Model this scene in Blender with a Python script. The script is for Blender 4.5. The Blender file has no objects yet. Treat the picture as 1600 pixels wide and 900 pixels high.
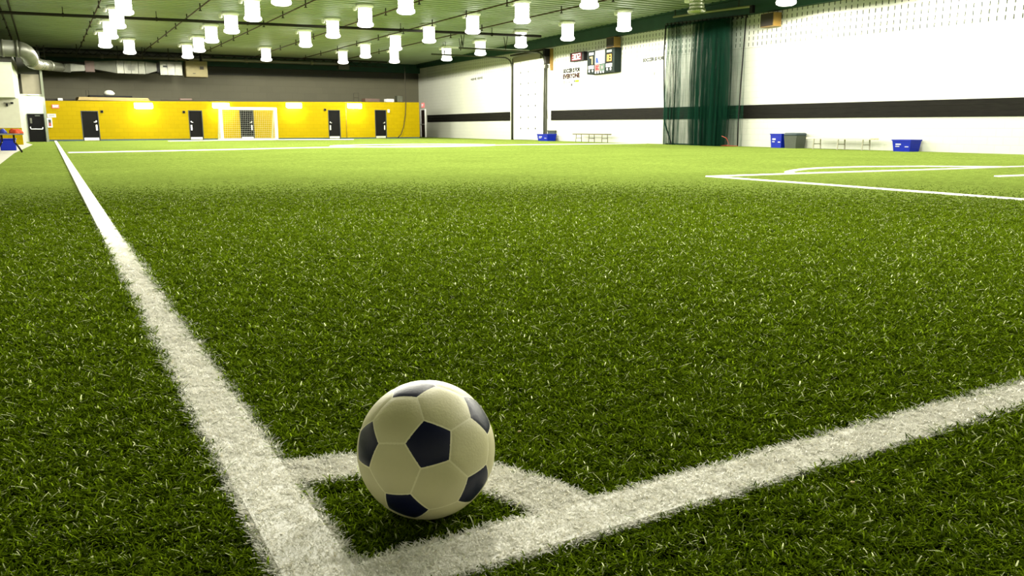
import bpy, bmesh, math, random
import numpy as np
from mathutils import Vector, Matrix

random.seed(7)
rng = np.random.default_rng(7)
SC = bpy.context.scene
COL = SC.collection
PI = math.pi

# ------------------------------------------------------------------ camera
CAM_H = 0.617
cd = bpy.data.cameras.new('camera')
cam = bpy.data.objects.new('camera', cd); COL.objects.link(cam)
cd.sensor_fit = 'HORIZONTAL'; cd.sensor_width = 36.0
cd.lens = 36.0 * 1272.0 / 1600.0
cd.clip_start = 0.02; cd.clip_end = 200
cam.location = (0, 0, CAM_H)
cam.rotation_euler = (PI / 2 - 0.1941, 0, -0.5130)
SC.camera = cam

# ------------------------------------------------------------------ world, exposure
SC.view_settings.view_transform = 'Standard'
SC.view_settings.look = 'None'
SC.view_settings.gamma = 1.0
SC.view_settings.use_curve_mapping = False
SC.view_settings.exposure = 0.38
w = bpy.data.worlds.new('world'); SC.world = w; w.use_nodes = True
w.node_tree.nodes['Background'].inputs[0].default_value = (0.8, 0.9, 0.75, 1)
w.node_tree.nodes['Background'].inputs[1].default_value = 0.0
SC.cycles.use_light_tree = True
SC.cycles.max_bounces = 6
SC.cycles.diffuse_bounces = 4
SC.cycles.transparent_max_bounces = 16
SC.cycles.sample_clamp_indirect = 8.0

LAMP_W = 500.0         # each ceiling lamp, watts
GLASS_E = 3.2         # glow of the lamp glass
WALLPACK_W = 40.0

# ------------------------------------------------------------------ material helpers
def mat(name, color, rough=0.6, metal=0.0, var=0.0, scale=6.0, emis=None, estr=0.0, spec=0.5, bump=0.0, bscale=40.0, stretch=None):
    m = bpy.data.materials.new(name); m.use_nodes = True
    nt = m.node_tree; b = nt.nodes['Principled BSDF']
    b.inputs['Base Color'].default_value = (*color, 1)
    b.inputs['Roughness'].default_value = rough
    b.inputs['Metallic'].default_value = metal
    b.inputs['Specular IOR Level'].default_value = spec
    tc = None
    if var or bump:
        tc = nt.nodes.new('ShaderNodeTexCoord')
        mp = nt.nodes.new('ShaderNodeMapping')
        nt.links.new(tc.outputs['Object'], mp.inputs[0])
        if stretch: mp.inputs['Scale'].default_value = stretch
    if var:
        n = nt.nodes.new('ShaderNodeTexNoise'); n.inputs['Scale'].default_value = scale; n.inputs['Detail'].default_value = 5
        nt.links.new(mp.outputs[0], n.inputs['Vector'])
        r = nt.nodes.new('ShaderNodeMapRange')
        r.inputs[1].default_value = 0.25; r.inputs[2].default_value = 0.75
        r.inputs[3].default_value = 1 - var; r.inputs[4].default_value = 1 + var
        nt.links.new(n.outputs[0], r.inputs[0])
        mx = nt.nodes.new('ShaderNodeVectorMath'); mx.operation = 'SCALE'
        mx.inputs[0].default_value = color
        nt.links.new(r.outputs[0], mx.inputs['Scale'])
        nt.links.new(mx.outputs[0], b.inputs['Base Color'])
    if bump:
        n2 = nt.nodes.new('ShaderNodeTexNoise'); n2.inputs['Scale'].default_value = bscale
        nt.links.new(mp.outputs[0], n2.inputs['Vector'])
        bp = nt.nodes.new('ShaderNodeBump'); bp.inputs['Strength'].default_value = bump; bp.inputs['Distance'].default_value = 0.01
        nt.links.new(n2.outputs[0], bp.inputs['Height']); nt.links.new(bp.outputs[0], b.inputs['Normal'])
    if emis:
        b.inputs['Emission Color'].default_value = (*emis, 1); b.inputs['Emission Strength'].default_value = estr
    return m

def block_mat(name, color, rough, bw, bh, joint=0.82, var=0.06, axis='XZ', spec=0.4):
    """painted concrete block: joints as fine relief and a slightly darker line"""
    m = mat(name, color, rough, var=0.0, spec=spec)
    nt = m.node_tree; b = nt.nodes['Principled BSDF']
    tc = nt.nodes.new('ShaderNodeTexCoord'); sx = nt.nodes.new('ShaderNodeSeparateXYZ'); cb = nt.nodes.new('ShaderNodeCombineXYZ')
    nt.links.new(tc.outputs['Object'], sx.inputs[0])
    nt.links.new(sx.outputs[0 if axis[0] == 'X' else 1], cb.inputs[0]); nt.links.new(sx.outputs[2], cb.inputs[1])
    br = nt.nodes.new('ShaderNodeTexBrick')
    br.inputs['Scale'].default_value = 1.0
    br.inputs['Brick Width'].default_value = bw; br.inputs['Row Height'].default_value = bh
    br.inputs['Mortar Size'].default_value = 0.012; br.inputs['Mortar Smooth'].default_value = 0.2
    c = Vector(color)
    br.inputs['Color1'].default_value = (*(c * (1 + var)), 1); br.inputs['Color2'].default_value = (*(c * (1 - var)), 1)
    br.inputs['Mortar'].default_value = (*(c * joint), 1)
    nt.links.new(cb.outputs[0], br.inputs['Vector']); nt.links.new(br.outputs['Color'], b.inputs['Base Color'])
    bp = nt.nodes.new('ShaderNodeBump'); bp.inputs['Strength'].default_value = 0.35; bp.inputs['Distance'].default_value = 0.01; bp.invert = True
    nt.links.new(br.outputs['Fac'], bp.inputs['Height']); nt.links.new(bp.outputs[0], b.inputs['Normal'])
    return m

M = {}
M['white_wall'] = block_mat('painted_white_block', (0.46, 0.47, 0.41), 0.6, 0.40, 0.20, 0.93, 0.015, 'YZ')
M['yellow'] = block_mat('painted_yellow_block', (0.245, 0.176, 0.0), 0.6, 0.40, 0.20, 0.9, 0.04, spec=0.05)
M['grey_wall'] = block_mat('grey_block', (0.075, 0.071, 0.043), 0.7, 0.8, 0.4, 0.9, 0.04)
M['grey_band'] = mat('grey_band_and_shade', (0.02, 0.02, 0.013), 0.7, var=0.1)  # plain grey bands, and the painted shade high on the back wall
M['cream_wall'] = mat('cream_paint', (0.36, 0.36, 0.28), 0.6, var=0.05)
M['pale_wall'] = mat('pale_plaster', (0.45, 0.48, 0.40), 0.6, var=0.04)
M['beige_panel'] = mat('beige_panel_paint', (0.20, 0.18, 0.13), 0.6, var=0.05)
M['deck'] = mat('painted_steel_deck', (0.215, 0.27, 0.175), 0.5, var=0.12, scale=0.8)
M['green_beam'] = mat('dark_green_steel', (0.014, 0.045, 0.028), 0.6, var=0.15, spec=0.15, scale=2)
M['black_band'] = mat('black_band_paint', (0.0075, 0.007, 0.0055), 0.7, var=0.3, scale=3, stretch=(1, 1, 8), spec=0.05)
M['black'] = mat('black_paint', (0.005, 0.005, 0.005), 0.6, var=0.2, spec=0.1)
M['door'] = mat('black_door_paint', (0.004, 0.004, 0.004), 0.6, var=0.25, scale=2, spec=0.06)
M['door_brown'] = mat('dark_brown_door', (0.014, 0.005, 0.004), 0.6, var=0.2, spec=0.1)
M['frame'] = mat('door_frame_grey', (0.03, 0.034, 0.03), 0.5, spec=0.2)
M['white_paint'] = mat('white_enamel', (0.85, 0.85, 0.80), 0.4, var=0.03)
M['cream_post'] = mat('goal_white', (0.85, 0.82, 0.70), 0.4, var=0.03)
M['steel'] = mat('brushed_steel', (0.62, 0.62, 0.58), 0.35, 0.9, var=0.12, scale=15)
M['galv'] = mat('galvanised_sheet', (0.065, 0.068, 0.048), 0.4, 0.3, var=0.45, scale=3)
M['galv_dull'] = mat('dull_galvanised_sheet', (0.04, 0.043, 0.028), 0.5, 0.3, var=0.3, scale=3)
M['pipe_dark'] = mat('dark_pipe', (0.018, 0.016, 0.011), 0.6, 0.0, var=0.2, spec=0.15)
M['pipe_red'] = mat('red_brown_pipe', (0.045, 0.024, 0.015), 0.6, var=0.2, spec=0.15)
M['pipe_grey'] = mat('grey_pipe', (0.14, 0.145, 0.10), 0.45, 0.3, var=0.15)
M['truss'] = mat('truss_paint', (0.02, 0.022, 0.013), 0.6, var=0.2, spec=0.1)
M['rust'] = mat('red_brown_steel', (0.045, 0.022, 0.015), 0.6, var=0.2)
M['beige_unit'] = mat('beige_unit_paint', (0.085, 0.07, 0.018), 0.6, var=0.06)
M['concrete'] = mat('pale_concrete', (0.45, 0.43, 0.37), 0.7, var=0.08, scale=3)
M['blue_bin'] = mat('blue_plastic', (0.002, 0.012, 0.26), 0.4, var=0.08, spec=0.2)
M['grey_bin'] = mat('grey_plastic', (0.05, 0.058, 0.045), 0.5, var=0.08, spec=0.2)
M['grey_lid'] = mat('dark_slate_plastic', (0.035, 0.05, 0.058), 0.5, spec=0.2)
M['label_white'] = mat('white_print', (0.5, 0.5, 0.5), 0.6, spec=0.1)
M['wood'] = mat('golden_wood', (0.20, 0.115, 0.018), 0.6, var=0.2, scale=5, stretch=(1, 1, 6))
M['plywood'] = mat('plywood', (0.22, 0.16, 0.055), 0.65, var=0.15, scale=4)
M['grille'] = mat('brown_grille_cloth', (0.012, 0.006, 0.003), 0.8, var=0.2, scale=30)
M['score_green'] = mat('scoreboard_paint', (0.009, 0.014, 0.012), 0.7, var=0.08, spec=0.05)
M['red_face'] = mat('red_display_face', (0.10, 0.001, 0.002), 0.6, spec=0.05)
M['digit_white'] = mat('lit_digit_white', (0.4, 0.4, 0.36), 0.6, emis=(1, 0.95, 0.85), estr=0.8)
M['digit_amber'] = mat('lit_digit_amber', (0.25, 0.08, 0.002), 0.6, emis=(1.0, 0.45, 0.02), estr=1.2)
M['digit_dim'] = mat('dim_digit_amber', (0.25, 0.15, 0.03), 0.6, emis=(0.9, 0.6, 0.2), estr=0.5)
M['digit_red'] = mat('lit_digit_red', (0.3, 0.04, 0.04), 0.6, emis=(1, 0.3, 0.3), estr=0.8)
M['blue_print'] = mat('blue_print', (0.002, 0.025, 0.14), 0.6, spec=0.1)
M['violet_print'] = mat('violet_print', (0.012, 0.012, 0.05), 0.6, spec=0.1)
M['ink'] = mat('black_ink', (0.004, 0.004, 0.004), 0.8, spec=0.02)
M['ink_red'] = mat('faded_red_ink', (0.025, 0.009, 0.006), 0.8, spec=0.02)
M['ink_green'] = mat('lime_ink', (0.14, 0.2, 0.01), 0.8, spec=0.02)
M['ink_grey'] = mat('faded_grey_ink', (0.03, 0.034, 0.028), 0.8, spec=0.02)
M['exit_red'] = mat('exit_sign_face', (0.25, 0.03, 0.03), 0.5, emis=(1, 0.16, 0.13), estr=0.9)
M['exit_pale'] = mat('exit_sign_letters', (0.4, 0.3, 0.28), 0.5, emis=(1, 0.75, 0.7), estr=0.5)
M['glass_lit'] = mat('lit_prismatic_glass', (0.9, 0.9, 0.85), 0.3, emis=(1.0, 0.97, 0.90), estr=GLASS_E)
M['glass_bowl'] = mat('lit_lens_glass', (0.9, 0.9, 0.85), 0.3, emis=(1.0, 0.97, 0.90), estr=GLASS_E * 1.2)
M['pack_lit'] = mat('lit_wall_pack', (0.9, 0.9, 0.8), 0.3, emis=(1.0, 0.93, 0.70), estr=22)
M['housing'] = mat('lamp_housing', (0.75, 0.75, 0.68), 0.4, var=0.04)
M['orange_cloth'] = mat('orange_cloth', (0.40, 0.035, 0.002), 0.8, var=0.15, scale=20)
M['blue_cloth'] = mat('blue_cloth', (0.012, 0.025, 0.22), 0.8, var=0.15, scale=20)
M['white_cloth'] = mat('white_cloth', (0.8, 0.8, 0.75), 0.8, var=0.1, scale=20)
M['dark_cloth'] = mat('dark_cloth', (0.03, 0.05, 0.05), 0.8, var=0.1, scale=20)
M['table_top'] = mat('grey_table_top', (0.13, 0.14, 0.115), 0.5, var=0.05)
M['cardboard'] = mat('cardboard', (0.18, 0.10, 0.025), 0.8, var=0.1)
M['teal'] = mat('teal_rubber', (0.012, 0.04, 0.045), 0.6, var=0.5, scale=1.2)
M['red_cord'] = mat('orange_red_cord', (0.35, 0.04, 0.015), 0.6)
M['navy'] = mat('navy_rubber', (0.004, 0.006, 0.034), 0.42, spec=0.3, var=0.10, scale=14, bump=0.04, bscale=220)
M['cream'] = mat('cream_rubber', (0.68, 0.64, 0.39), 0.5, var=0.05, scale=18, bump=0.06, bscale=260)
M['seam'] = mat('pale_seam_rubber', (0.84, 0.80, 0.56), 0.5)
M['chip'] = mat('cream_chip', (0.65, 0.52, 0.28), 0.7, var=0.1, scale=60)

def clear_glass(name):
    m = bpy.data.materials.new(name); m.use_nodes = True; nt = m.node_tree
    nt.nodes.remove(nt.nodes['Principled BSDF'])
    t = nt.nodes.new('ShaderNodeBsdfTransparent'); t.inputs[0].default_value = (0.8, 0.85, 0.7, 1)
    g = nt.nodes.new('ShaderNodeBsdfGlossy'); g.inputs[0].default_value = (0.8, 0.8, 0.7, 1); g.inputs[1].default_value = 0.25
    x = nt.nodes.new('ShaderNodeMixShader'); x.inputs[0].default_value = 0.35
    nt.links.new(t.outputs[0], x.inputs[1]); nt.links.new(g.outputs[0], x.inputs[2])
    nt.links.new(x.outputs[0], nt.nodes['Material Output'].inputs[0]); return m
M['clear'] = clear_glass('clear_prismatic_glass')

def net_mat(name, color, cover):
    """fine knotted netting, too far away to tell its strands apart: part of the light goes through"""
    m = bpy.data.materials.new(name); m.use_nodes = True; nt = m.node_tree
    nt.nodes.remove(nt.nodes['Principled BSDF'])
    t = nt.nodes.new('ShaderNodeBsdfTransparent')
    d = nt.nodes.new('ShaderNodeBsdfDiffuse'); d.inputs[0].default_value = (*color, 1)
    x = nt.nodes.new('ShaderNodeMixShader')
    tc = nt.nodes.new('ShaderNodeTexCoord'); n = nt.nodes.new('ShaderNodeTexNoise')
    mp = nt.nodes.new('ShaderNodeMapping'); mp.inputs['Scale'].default_value = (14, 14, 1.2)
    n.inputs['Scale'].default_value = 1.0; n.inputs['Detail'].default_value = 4
    nt.links.new(tc.outputs['Object'], mp.inputs[0]); nt.links.new(mp.outputs[0], n.inputs['Vector'])
    r = nt.nodes.new('ShaderNodeMapRange'); r.inputs[1].default_value = 0.3; r.inputs[2].default_value = 0.7
    r.inputs[3].default_value = max(0, cover - 0.22); r.inputs[4].default_value = min(1, cover + 0.22)
    nt.links.new(n.outputs[0], r.inputs[0]); nt.links.new(r.outputs[0], x.inputs[0])
    nt.links.new(t.outputs[0], x.inputs[1]); nt.links.new(d.outputs[0], x.inputs[2])
    nt.links.new(x.outputs[0], nt.nodes['Material Output'].inputs[0]); return m
M['net_thin'] = net_mat('green_netting_single', (0.008, 0.042, 0.024), 0.30)
M['net_thick'] = net_mat('green_netting_gathered', (0.0035, 0.019, 0.011), 0.68)

# ------------------------------------------------------------------ geometry helpers
def link_mesh(name, bm, m, parent=None, smooth=False):
    me = bpy.data.meshes.new(name); bm.to_mesh(me); bm.free()
    if m is not None: me.materials.append(m)
    if smooth:
        me.polygons.foreach_set('use_smooth', [True] * len(me.polygons))
    o = bpy.data.objects.new(name, me); COL.objects.link(o)
    if parent is not None: o.parent = parent
    return o
def raw_mesh(name, verts, faces, m, parent=None, smooth=False):
    me = bpy.data.meshes.new(name); me.from_pydata(verts, [], faces); me.update()
    if m is not None: me.materials.append(m)
    if smooth: me.polygons.foreach_set('use_smooth', [True] * len(me.polygons))
    o = bpy.data.objects.new(name, me); COL.objects.link(o)
    if parent is not None: o.parent = parent
    return o
def tag(o, label=None, cat=None, group=None, kind=None):
    if label: o['label'] = label
    if cat: o['category'] = cat
    if group: o['group'] = group
    if kind: o['kind'] = kind
    return o
def empty(name, loc, rz=0.0, label=None, cat=None, group=None):
    o = bpy.data.objects.new(name, None); COL.objects.link(o)
    o.location = loc; o.rotation_euler = (0, 0, rz); o.empty_display_size = 0.1
    return tag(o, label, cat, group)
def box(bm, x0, x1, y0, y1, z0, z1, bev=0.0):
    r = bmesh.ops.create_cube(bm, size=1.0)
    vs = r['verts']
    for v in vs:
        v.co = Vector(((x0 + x1) / 2 + v.co.x * (x1 - x0), (y0 + y1) / 2 + v.co.y * (y1 - y0), (z0 + z1) / 2 + v.co.z * (z1 - z0)))
    if bev:
        es = list({e for v in vs for e in v.link_edges})
        bmesh.ops.bevel(bm, geom=es, offset=bev, segments=2, affect='EDGES', profile=0.5)
    return vs
def boxo(name, x0, x1, y0, y1, z0, z1, m, parent=None, bev=0.0):
    bm = bmesh.new(); box(bm, x0, x1, y0, y1, z0, z1, bev); return link_mesh(name, bm, m, parent)
def tube(bm, pts, r, n=8, cap=True):
    pts = [Vector(p) for p in pts]; rings = []
    up = None
    for i, p in enumerate(pts):
        d = (pts[min(i + 1, len(pts) - 1)] - pts[max(i - 1, 0)]).normalized()
        if up is None:
            up = Vector((0, 0, 1)) if abs(d.z) < 0.9 else Vector((1, 0, 0))
        a = d.cross(up).normalized(); b = a.cross(d).normalized(); up = b
        rr = r[i] if isinstance(r, (list, tuple)) else r
        rings.append([bm.verts.new(p + a * math.cos(2 * PI * k / n) * rr + b * math.sin(2 * PI * k / n) * rr) for k in range(n)])
    for i in range(len(rings) - 1):
        for k in range(n):
            bm.faces.new((rings[i][k], rings[i][(k + 1) % n], rings[i + 1][(k + 1) % n], rings[i + 1][k]))
    if cap:
        bm.faces.new(rings[0][::-1]); bm.faces.new(rings[-1])
def tubeo(name, pts, r, m, parent=None, n=8, smooth=True):
    bm = bmesh.new(); tube(bm, pts, r, n); bmesh.ops.recalc_face_normals(bm, faces=bm.faces[:])
    return link_mesh(name, bm, m, parent, smooth)
def lathe(bm, prof, n=24, cx=0.0, cy=0.0):
    rings = []
    for (r, z) in prof:
        rings.append([bm.verts.new((cx + r * math.cos(2 * PI * k / n), cy + r * math.sin(2 * PI * k / n), z)) for k in range(n)])
    for i in range(len(rings) - 1):
        for k in range(n):
            bm.faces.new((rings[i][k], rings[i][(k + 1) % n], rings[i + 1][(k + 1) % n], rings[i + 1][k]))
    bm.faces.new(rings[0][::-1]); bm.faces.new(rings[-1])
    bmesh.ops.recalc_face_normals(bm, faces=bm.faces[:])
def latheo(name, prof, m, parent=None, n=24, smooth=False):
    bm = bmesh.new(); lathe(bm, prof, n); return link_mesh(name, bm, m, parent, smooth)
def arc(p0, p1, p2, n=8):
    p0, p1, p2 = Vector(p0), Vector(p1), Vector(p2)
    return [p0 * (1 - t) ** 2 + p1 * 2 * t * (1 - t) + p2 * t * t for t in [i / n for i in range(n + 1)]]
def text_o(name, s, size, m, parent, loc, rot, width=None, depth=0.004, align='CENTER'):
    cu = bpy.data.curves.new(name, 'FONT'); cu.body = s; cu.size = size; cu.extrude = depth
    cu.align_x = align; cu.align_y = 'CENTER'; cu.resolution_u = 2
    cu.offset = 0.065 * size; t = bpy.data.objects.new(name + '_t', cu); COL.objects.link(t)
    bpy.context.view_layer.update()
    me = bpy.data.meshes.new_from_object(t.evaluated_get(bpy.context.evaluated_depsgraph_get()))
    bpy.data.objects.remove(t); bpy.data.curves.remove(cu)
    me.name = name
    if width:
        xs = [v.co.x for v in me.vertices]; k = width / (max(xs) - min(xs))
        for v in me.vertices: v.co.x *= k
    me.materials.clear(); me.materials.append(m)
    o = bpy.data.objects.new(name, me); COL.objects.link(o); o.parent = parent
    o.location = loc; o.rotation_euler = rot
    return o
SEG = {'0': 'abcdef', '1': 'bc', '2': 'abged', '3': 'abgcd', '7': 'abc'}
def seven_seg(name, ch, wd, h, t, m, parent, loc, d=0.012):
    """digit of lit bars in the local XZ plane, facing local -Y"""
    bm = bmesh.new(); x, y, z = loc
    S = {'a': (-wd/2, wd/2, h/2 - t, h/2), 'd': (-wd/2, wd/2, -h/2, -h/2 + t), 'g': (-wd/2, wd/2, -t/2, t/2),
         'b': (wd/2 - t, wd/2, 0, h/2), 'c': (wd/2 - t, wd/2, -h/2, 0), 'f': (-wd/2, -wd/2 + t, 0, h/2), 'e': (-wd/2, -wd/2 + t, -h/2, 0)}
    for s in SEG[ch]:
        a, b, c, e = S[s]; box(bm, x + a, x + b, y - d, y, z + c, z + e)
    return link_mesh(name, bm, m, parent)

# frames of the two big walls.  right wall: x = 19.45 + 0.062 y ; far wall: y = 45 + 0.09 x
AW, BW = 19.45, 0.062
RZ_W = math.atan(1 / BW) if BW else PI / 2
def wall_frame(y, z=0.0, off=0.0):
    """Empty location on the right wall at this y; local +X runs along the wall TOWARDS the camera, local -Y points into the hall"""
    n = Vector((-1, BW, 0)).normalized()
    return Vector((AW + BW * y, y, z)) + n * off
RW_ROT = math.atan2(-1.0, -BW)      # local x axis = (-BW,-1)
FW_ROT = math.atan(0.09)
def far_frame(x, z=0.0, off=0.0):
    n = Vector((0.09, -1, 0)).normalized()
    return Vector((x, 45 + 0.09 * x, z)) + n * off
def ytop(x): return 1.87 + 0.0135 * x      # top of the yellow wall

# ================================================================== STRUCTURE
CEIL = 4.85
# ---- floor (turf backing) and pale concrete
turf_m = bpy.data.materials.new('turf_carpet'); turf_m.use_nodes = True
def build_turf_material(m):
    nt = m.node_tree; b = nt.nodes['Principled BSDF']
    tc = nt.nodes.new('ShaderNodeTexCoord')
    def noise(scale, detail=3, stretch=None):
        n = nt.nodes.new('ShaderNodeTexNoise'); n.inputs['Scale'].default_value = scale; n.inputs['Detail'].default_value = detail
        n.inputs['Roughness'].default_value = 0.7
        nt.links.new(tc.outputs['Object'], n.inputs['Vector'])
        return n
    fine = noise(55, 3); mid = noise(11, 4); big = noise(0.6, 2)
    r = nt.nodes.new('ShaderNodeValToRGB')
    e = r.color_ramp.elements
    e[0].position = 0.33; e[0].color = (0.085, 0.130, 0.018, 1)
    e[1].position = 0.66; e[1].color = (0.250, 0.315, 0.066, 1)
    k = e.new(0.52); k.color = (0.160, 0.218, 0.042, 1)
    nt.links.new(fine.outputs[0], r.inputs[0])
    mr = nt.nodes.new('ShaderNodeMapRange'); mr.inputs[1].default_value = 0.3; mr.inputs[2].default_value = 0.7
    mr.inputs[3].default_value = 0.62; mr.inputs[4].default_value = 1.35
    nt.links.new(mid.outputs[0], mr.inputs[0])
    mb = nt.nodes.new('ShaderNodeMapRange'); mb.inputs[1].default_value = 0.3; mb.inputs[2].default_value = 0.7
    mb.inputs[3].default_value = 0.9; mb.inputs[4].default_value = 1.1
    nt.links.new(big.outputs[0], mb.inputs[0])
    mu = nt.nodes.new('ShaderNodeMath'); mu.operation = 'MULTIPLY'
    nt.links.new(mr.outputs[0], mu.inputs[0]); nt.links.new(mb.outputs[0], mu.inputs[1])
    sc = nt.nodes.new('ShaderNodeVectorMath'); sc.operation = 'SCALE'
    nt.links.new(r.outputs[0], sc.inputs[0]); nt.links.new(mu.outputs[0], sc.inputs['Scale'])
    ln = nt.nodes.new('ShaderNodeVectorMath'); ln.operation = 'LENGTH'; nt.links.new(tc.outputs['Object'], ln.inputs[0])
    lr = nt.nodes.new('ShaderNodeMapRange'); lr.inputs[1].default_value = 1.5; lr.inputs[2].default_value = 13.0  # brightness ramp put into the colour: dark infill near, bright averaged pile far
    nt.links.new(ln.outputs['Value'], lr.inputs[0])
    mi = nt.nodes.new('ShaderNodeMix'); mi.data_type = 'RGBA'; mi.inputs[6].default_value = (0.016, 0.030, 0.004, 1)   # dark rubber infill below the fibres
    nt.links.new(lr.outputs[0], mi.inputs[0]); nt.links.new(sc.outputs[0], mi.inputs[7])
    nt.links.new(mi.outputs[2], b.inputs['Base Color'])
    b.inputs['Roughness'].default_value = 0.8; b.inputs['Specular IOR Level'].default_value = 0.0
    bp = nt.nodes.new('ShaderNodeBump'); bp.inputs['Strength'].default_value = 0.8; bp.inputs['Distance'].default_value = 0.02
    nt.links.new(fine.outputs[0], bp.inputs['Height']); nt.links.new(bp.outputs[0], b.inputs['Normal'])
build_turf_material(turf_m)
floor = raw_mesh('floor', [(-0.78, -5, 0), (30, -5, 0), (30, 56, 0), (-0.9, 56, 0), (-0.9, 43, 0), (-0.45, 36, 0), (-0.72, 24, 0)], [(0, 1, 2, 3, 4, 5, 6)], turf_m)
tag(floor, 'green artificial turf covering the hall floor', kind='structure')
cf = raw_mesh('floor_concrete', [(-0.78, -5, 0), (-0.72, 24, 0), (-0.45, 36, 0), (-0.9, 43, 0), (-6, 43, 0), (-6, -5, 0)], [(0, 1, 2, 3, 4, 5)], M['concrete'])
tag(cf, 'pale concrete strip beside the turf under the table', kind='structure')

# ---- ceiling: corrugated steel deck, ribs run across the hall
def ceiling():
    v, f = [], []
    y = -5.0; p = 0.42; prof = [(0, 0), (0.22, 0), (0.25, 0.085), (0.39, 0.085)]
    rows = []
    while y < 54.5:
        for (dy, dz) in prof: rows.append((y + dy, CEIL + dz))
        y += p
    for (yy, zz) in rows: v += [(-7, yy, zz), (24, yy, zz)]
    for i in range(len(rows) - 1): f.append((2 * i, 2 * i + 2, 2 * i + 3, 2 * i + 1))
    return v, f
cv, cfaces = ceiling()
ceil_o = raw_mesh('ceiling', cv, cfaces, M['deck']); tag(ceil_o, 'pale green corrugated steel deck ceiling', kind='structure')

# ---- right wall
wr = raw_mesh('wall_right', [(AW + BW * -5, -5, 0), (AW + BW * 55, 55, 0), (AW + BW * 55, 55, 5), (AW + BW * -5, -5, 5)], [(0, 1, 2, 3)], M['white_wall'])
tag(wr, 'long white painted block wall with a black band', kind='structure')
def wall_box(bm, y0, y1, z0a, z1a, z0b, z1b, o0, o1):
    """prism along the right wall between y0 and y1, offsets o0..o1 into the hall, z range a at y0 and b at y1"""
    P = []
    for (y, za, zb) in ((y0, z0a, z1a), (y1, z0b, z1b)):
        for o in (o0, o1):
            q = wall_frame(y, 0, o); P += [bm.verts.new((q.x, q.y, za)), bm.verts.new((q.x, q.y, zb))]
    a = P
    for idx in ((0, 1, 3, 2), (4, 6, 7, 5), (0, 4, 5, 1), (2, 3, 7, 6), (0, 2, 6, 4), (1, 5, 7, 3)):
        bm.faces.new([a[i] for i in idx])
def zb_(y): return 0.885 + 0.0042 * (y - 11) if y < 38 else 1.0
def zt_(y): return 1.325 + 0.0052 * (y - 11) if y < 38 else 1.465
# black band: three painted courses on each side of the overhead door
for (ya, yb) in ((-4.9, 34.4), (39.0, 51.9)):
    for k in range(3):
        bm = bmesh.new()
        def lev(y, k): return zb_(y) + (zt_(y) - zb_(y)) * k / 3
        g_ = 0.0015
        wall_box(bm, ya, yb, lev(ya, k) + g_, lev(ya, k + 1) - g_, lev(yb, k) + g_, lev(yb, k + 1) - g_, 0.0, 0.025)
        bmesh.ops.recalc_face_normals(bm, faces=bm.faces[:])
        o = link_mesh('band_course', bm, M['black_band'], wr)
        if ya < 0 and k == 0: o['label'] = 'black painted band along the white wall'
# acoustic slots in the upper courses
bm = bmesh.new()
yy = 6.0
while yy < 51.8:
    pitch = 0.21 if yy < 30 else 0.26
    if not (34.6 < yy < 38.8):
        for r_ in range(6):
            z0 = 3.13 + 0.0165 * (min(yy, 45) - 11) + 0.185 * r_
            if z0 + 0.11 < 4.6:
                wall_box(bm, yy, yy + 0.028, z0, z0 + 0.115, z0, z0 + 0.115, 0.0, 0.004)
    yy += pitch
o = link_mesh('acoustic_slot', bm, mat('slot_shadow', (0.035, 0.04, 0.03), 0.9, spec=0.02), wr); o['kind'] = 'stuff'; o['label'] = 'rows of narrow upright slots near the top of the wall'
bm = bmesh.new()
wall_box(bm, -4.9, 34.4, 3.13 - 0.265 - 0.035, 3.13 - 0.265 - 0.025, 3.48 - 0.035, 3.48 - 0.025, 0, 0.004)
link_mesh('course_line', bm, mat('course_shadow', (0.22, 0.22, 0.17), 0.8), wr)
# steel beam along the top of the right wall
bm = bmesh.new()
wall_box(bm, -4.9, 54.5, 4.03, 4.9, 4.62, 4.9, 0.0, 0.22)
wall_box(bm, -4.9, 54.5, 4.80, 4.9, 4.80, 4.9, 0.0, 0.36)
bmesh.ops.recalc_face_normals(bm, faces=bm.faces[:])
o = link_mesh('beam_right', bm, M['green_beam']); tag(o, 'dark green steel beam along the top of the white wall', kind='structure')

# ---- yellow far wall, a low partition; grey wall behind it
def panel_with_holes(name, x0, x1, holes, m):
    """front skin of the yellow wall between door openings"""
    v, f = [], []
    def quad(a, b, za0, za1, zb0, zb1):
        i = len(v)
        for (x, z) in ((a, za0), (b, zb0), (b, zb1), (a, za1)):
            p = far_frame(x); v.append((p.x, p.y, z))
        f.append((i, i + 1, i + 2, i + 3))
    x = x0
    for (a, b, h) in holes:
        quad(x, a, 0, ytop(x), 0, ytop(a)); quad(a, b, h, ytop(a), h, ytop(b)); x = b
    quad(x, x1, 0, ytop(x), 0, ytop(x1))
    # top ledge and end return, to give it its depth
    i = len(v)
    for (xx, d) in ((x0, 0), (x1, 0), (x1, 2.5), (x0, 2.5)):
        p = far_frame(xx); v.append((p.x, p.y + d, ytop(xx)))
    f.append((i, i + 1, i + 2, i + 3))
    i = len(v)
    for (d, z) in ((0, 0), (2.5, 0), (2.5, ytop(x1)), (0, ytop(x1))):
        p = far_frame(x1); v.append((p.x, p.y + d, z))
    f.append((i, i + 1, i + 2, i + 3))
    return raw_mesh(name, v, f, m)
DOORS = [(1.58, 2.34, 1.43), (6.52, 7.21, 1.51), (9.13, 9.87, 1.55), (14.08, 14.80, 1.62), (16.96, 17.70, 1.66)]
wf = panel_with_holes('wall_far', 0.09, 19.9, DOORS, M['yellow'])
tag(wf, 'low yellow block wall with five black doors', kind='structure')
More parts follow.
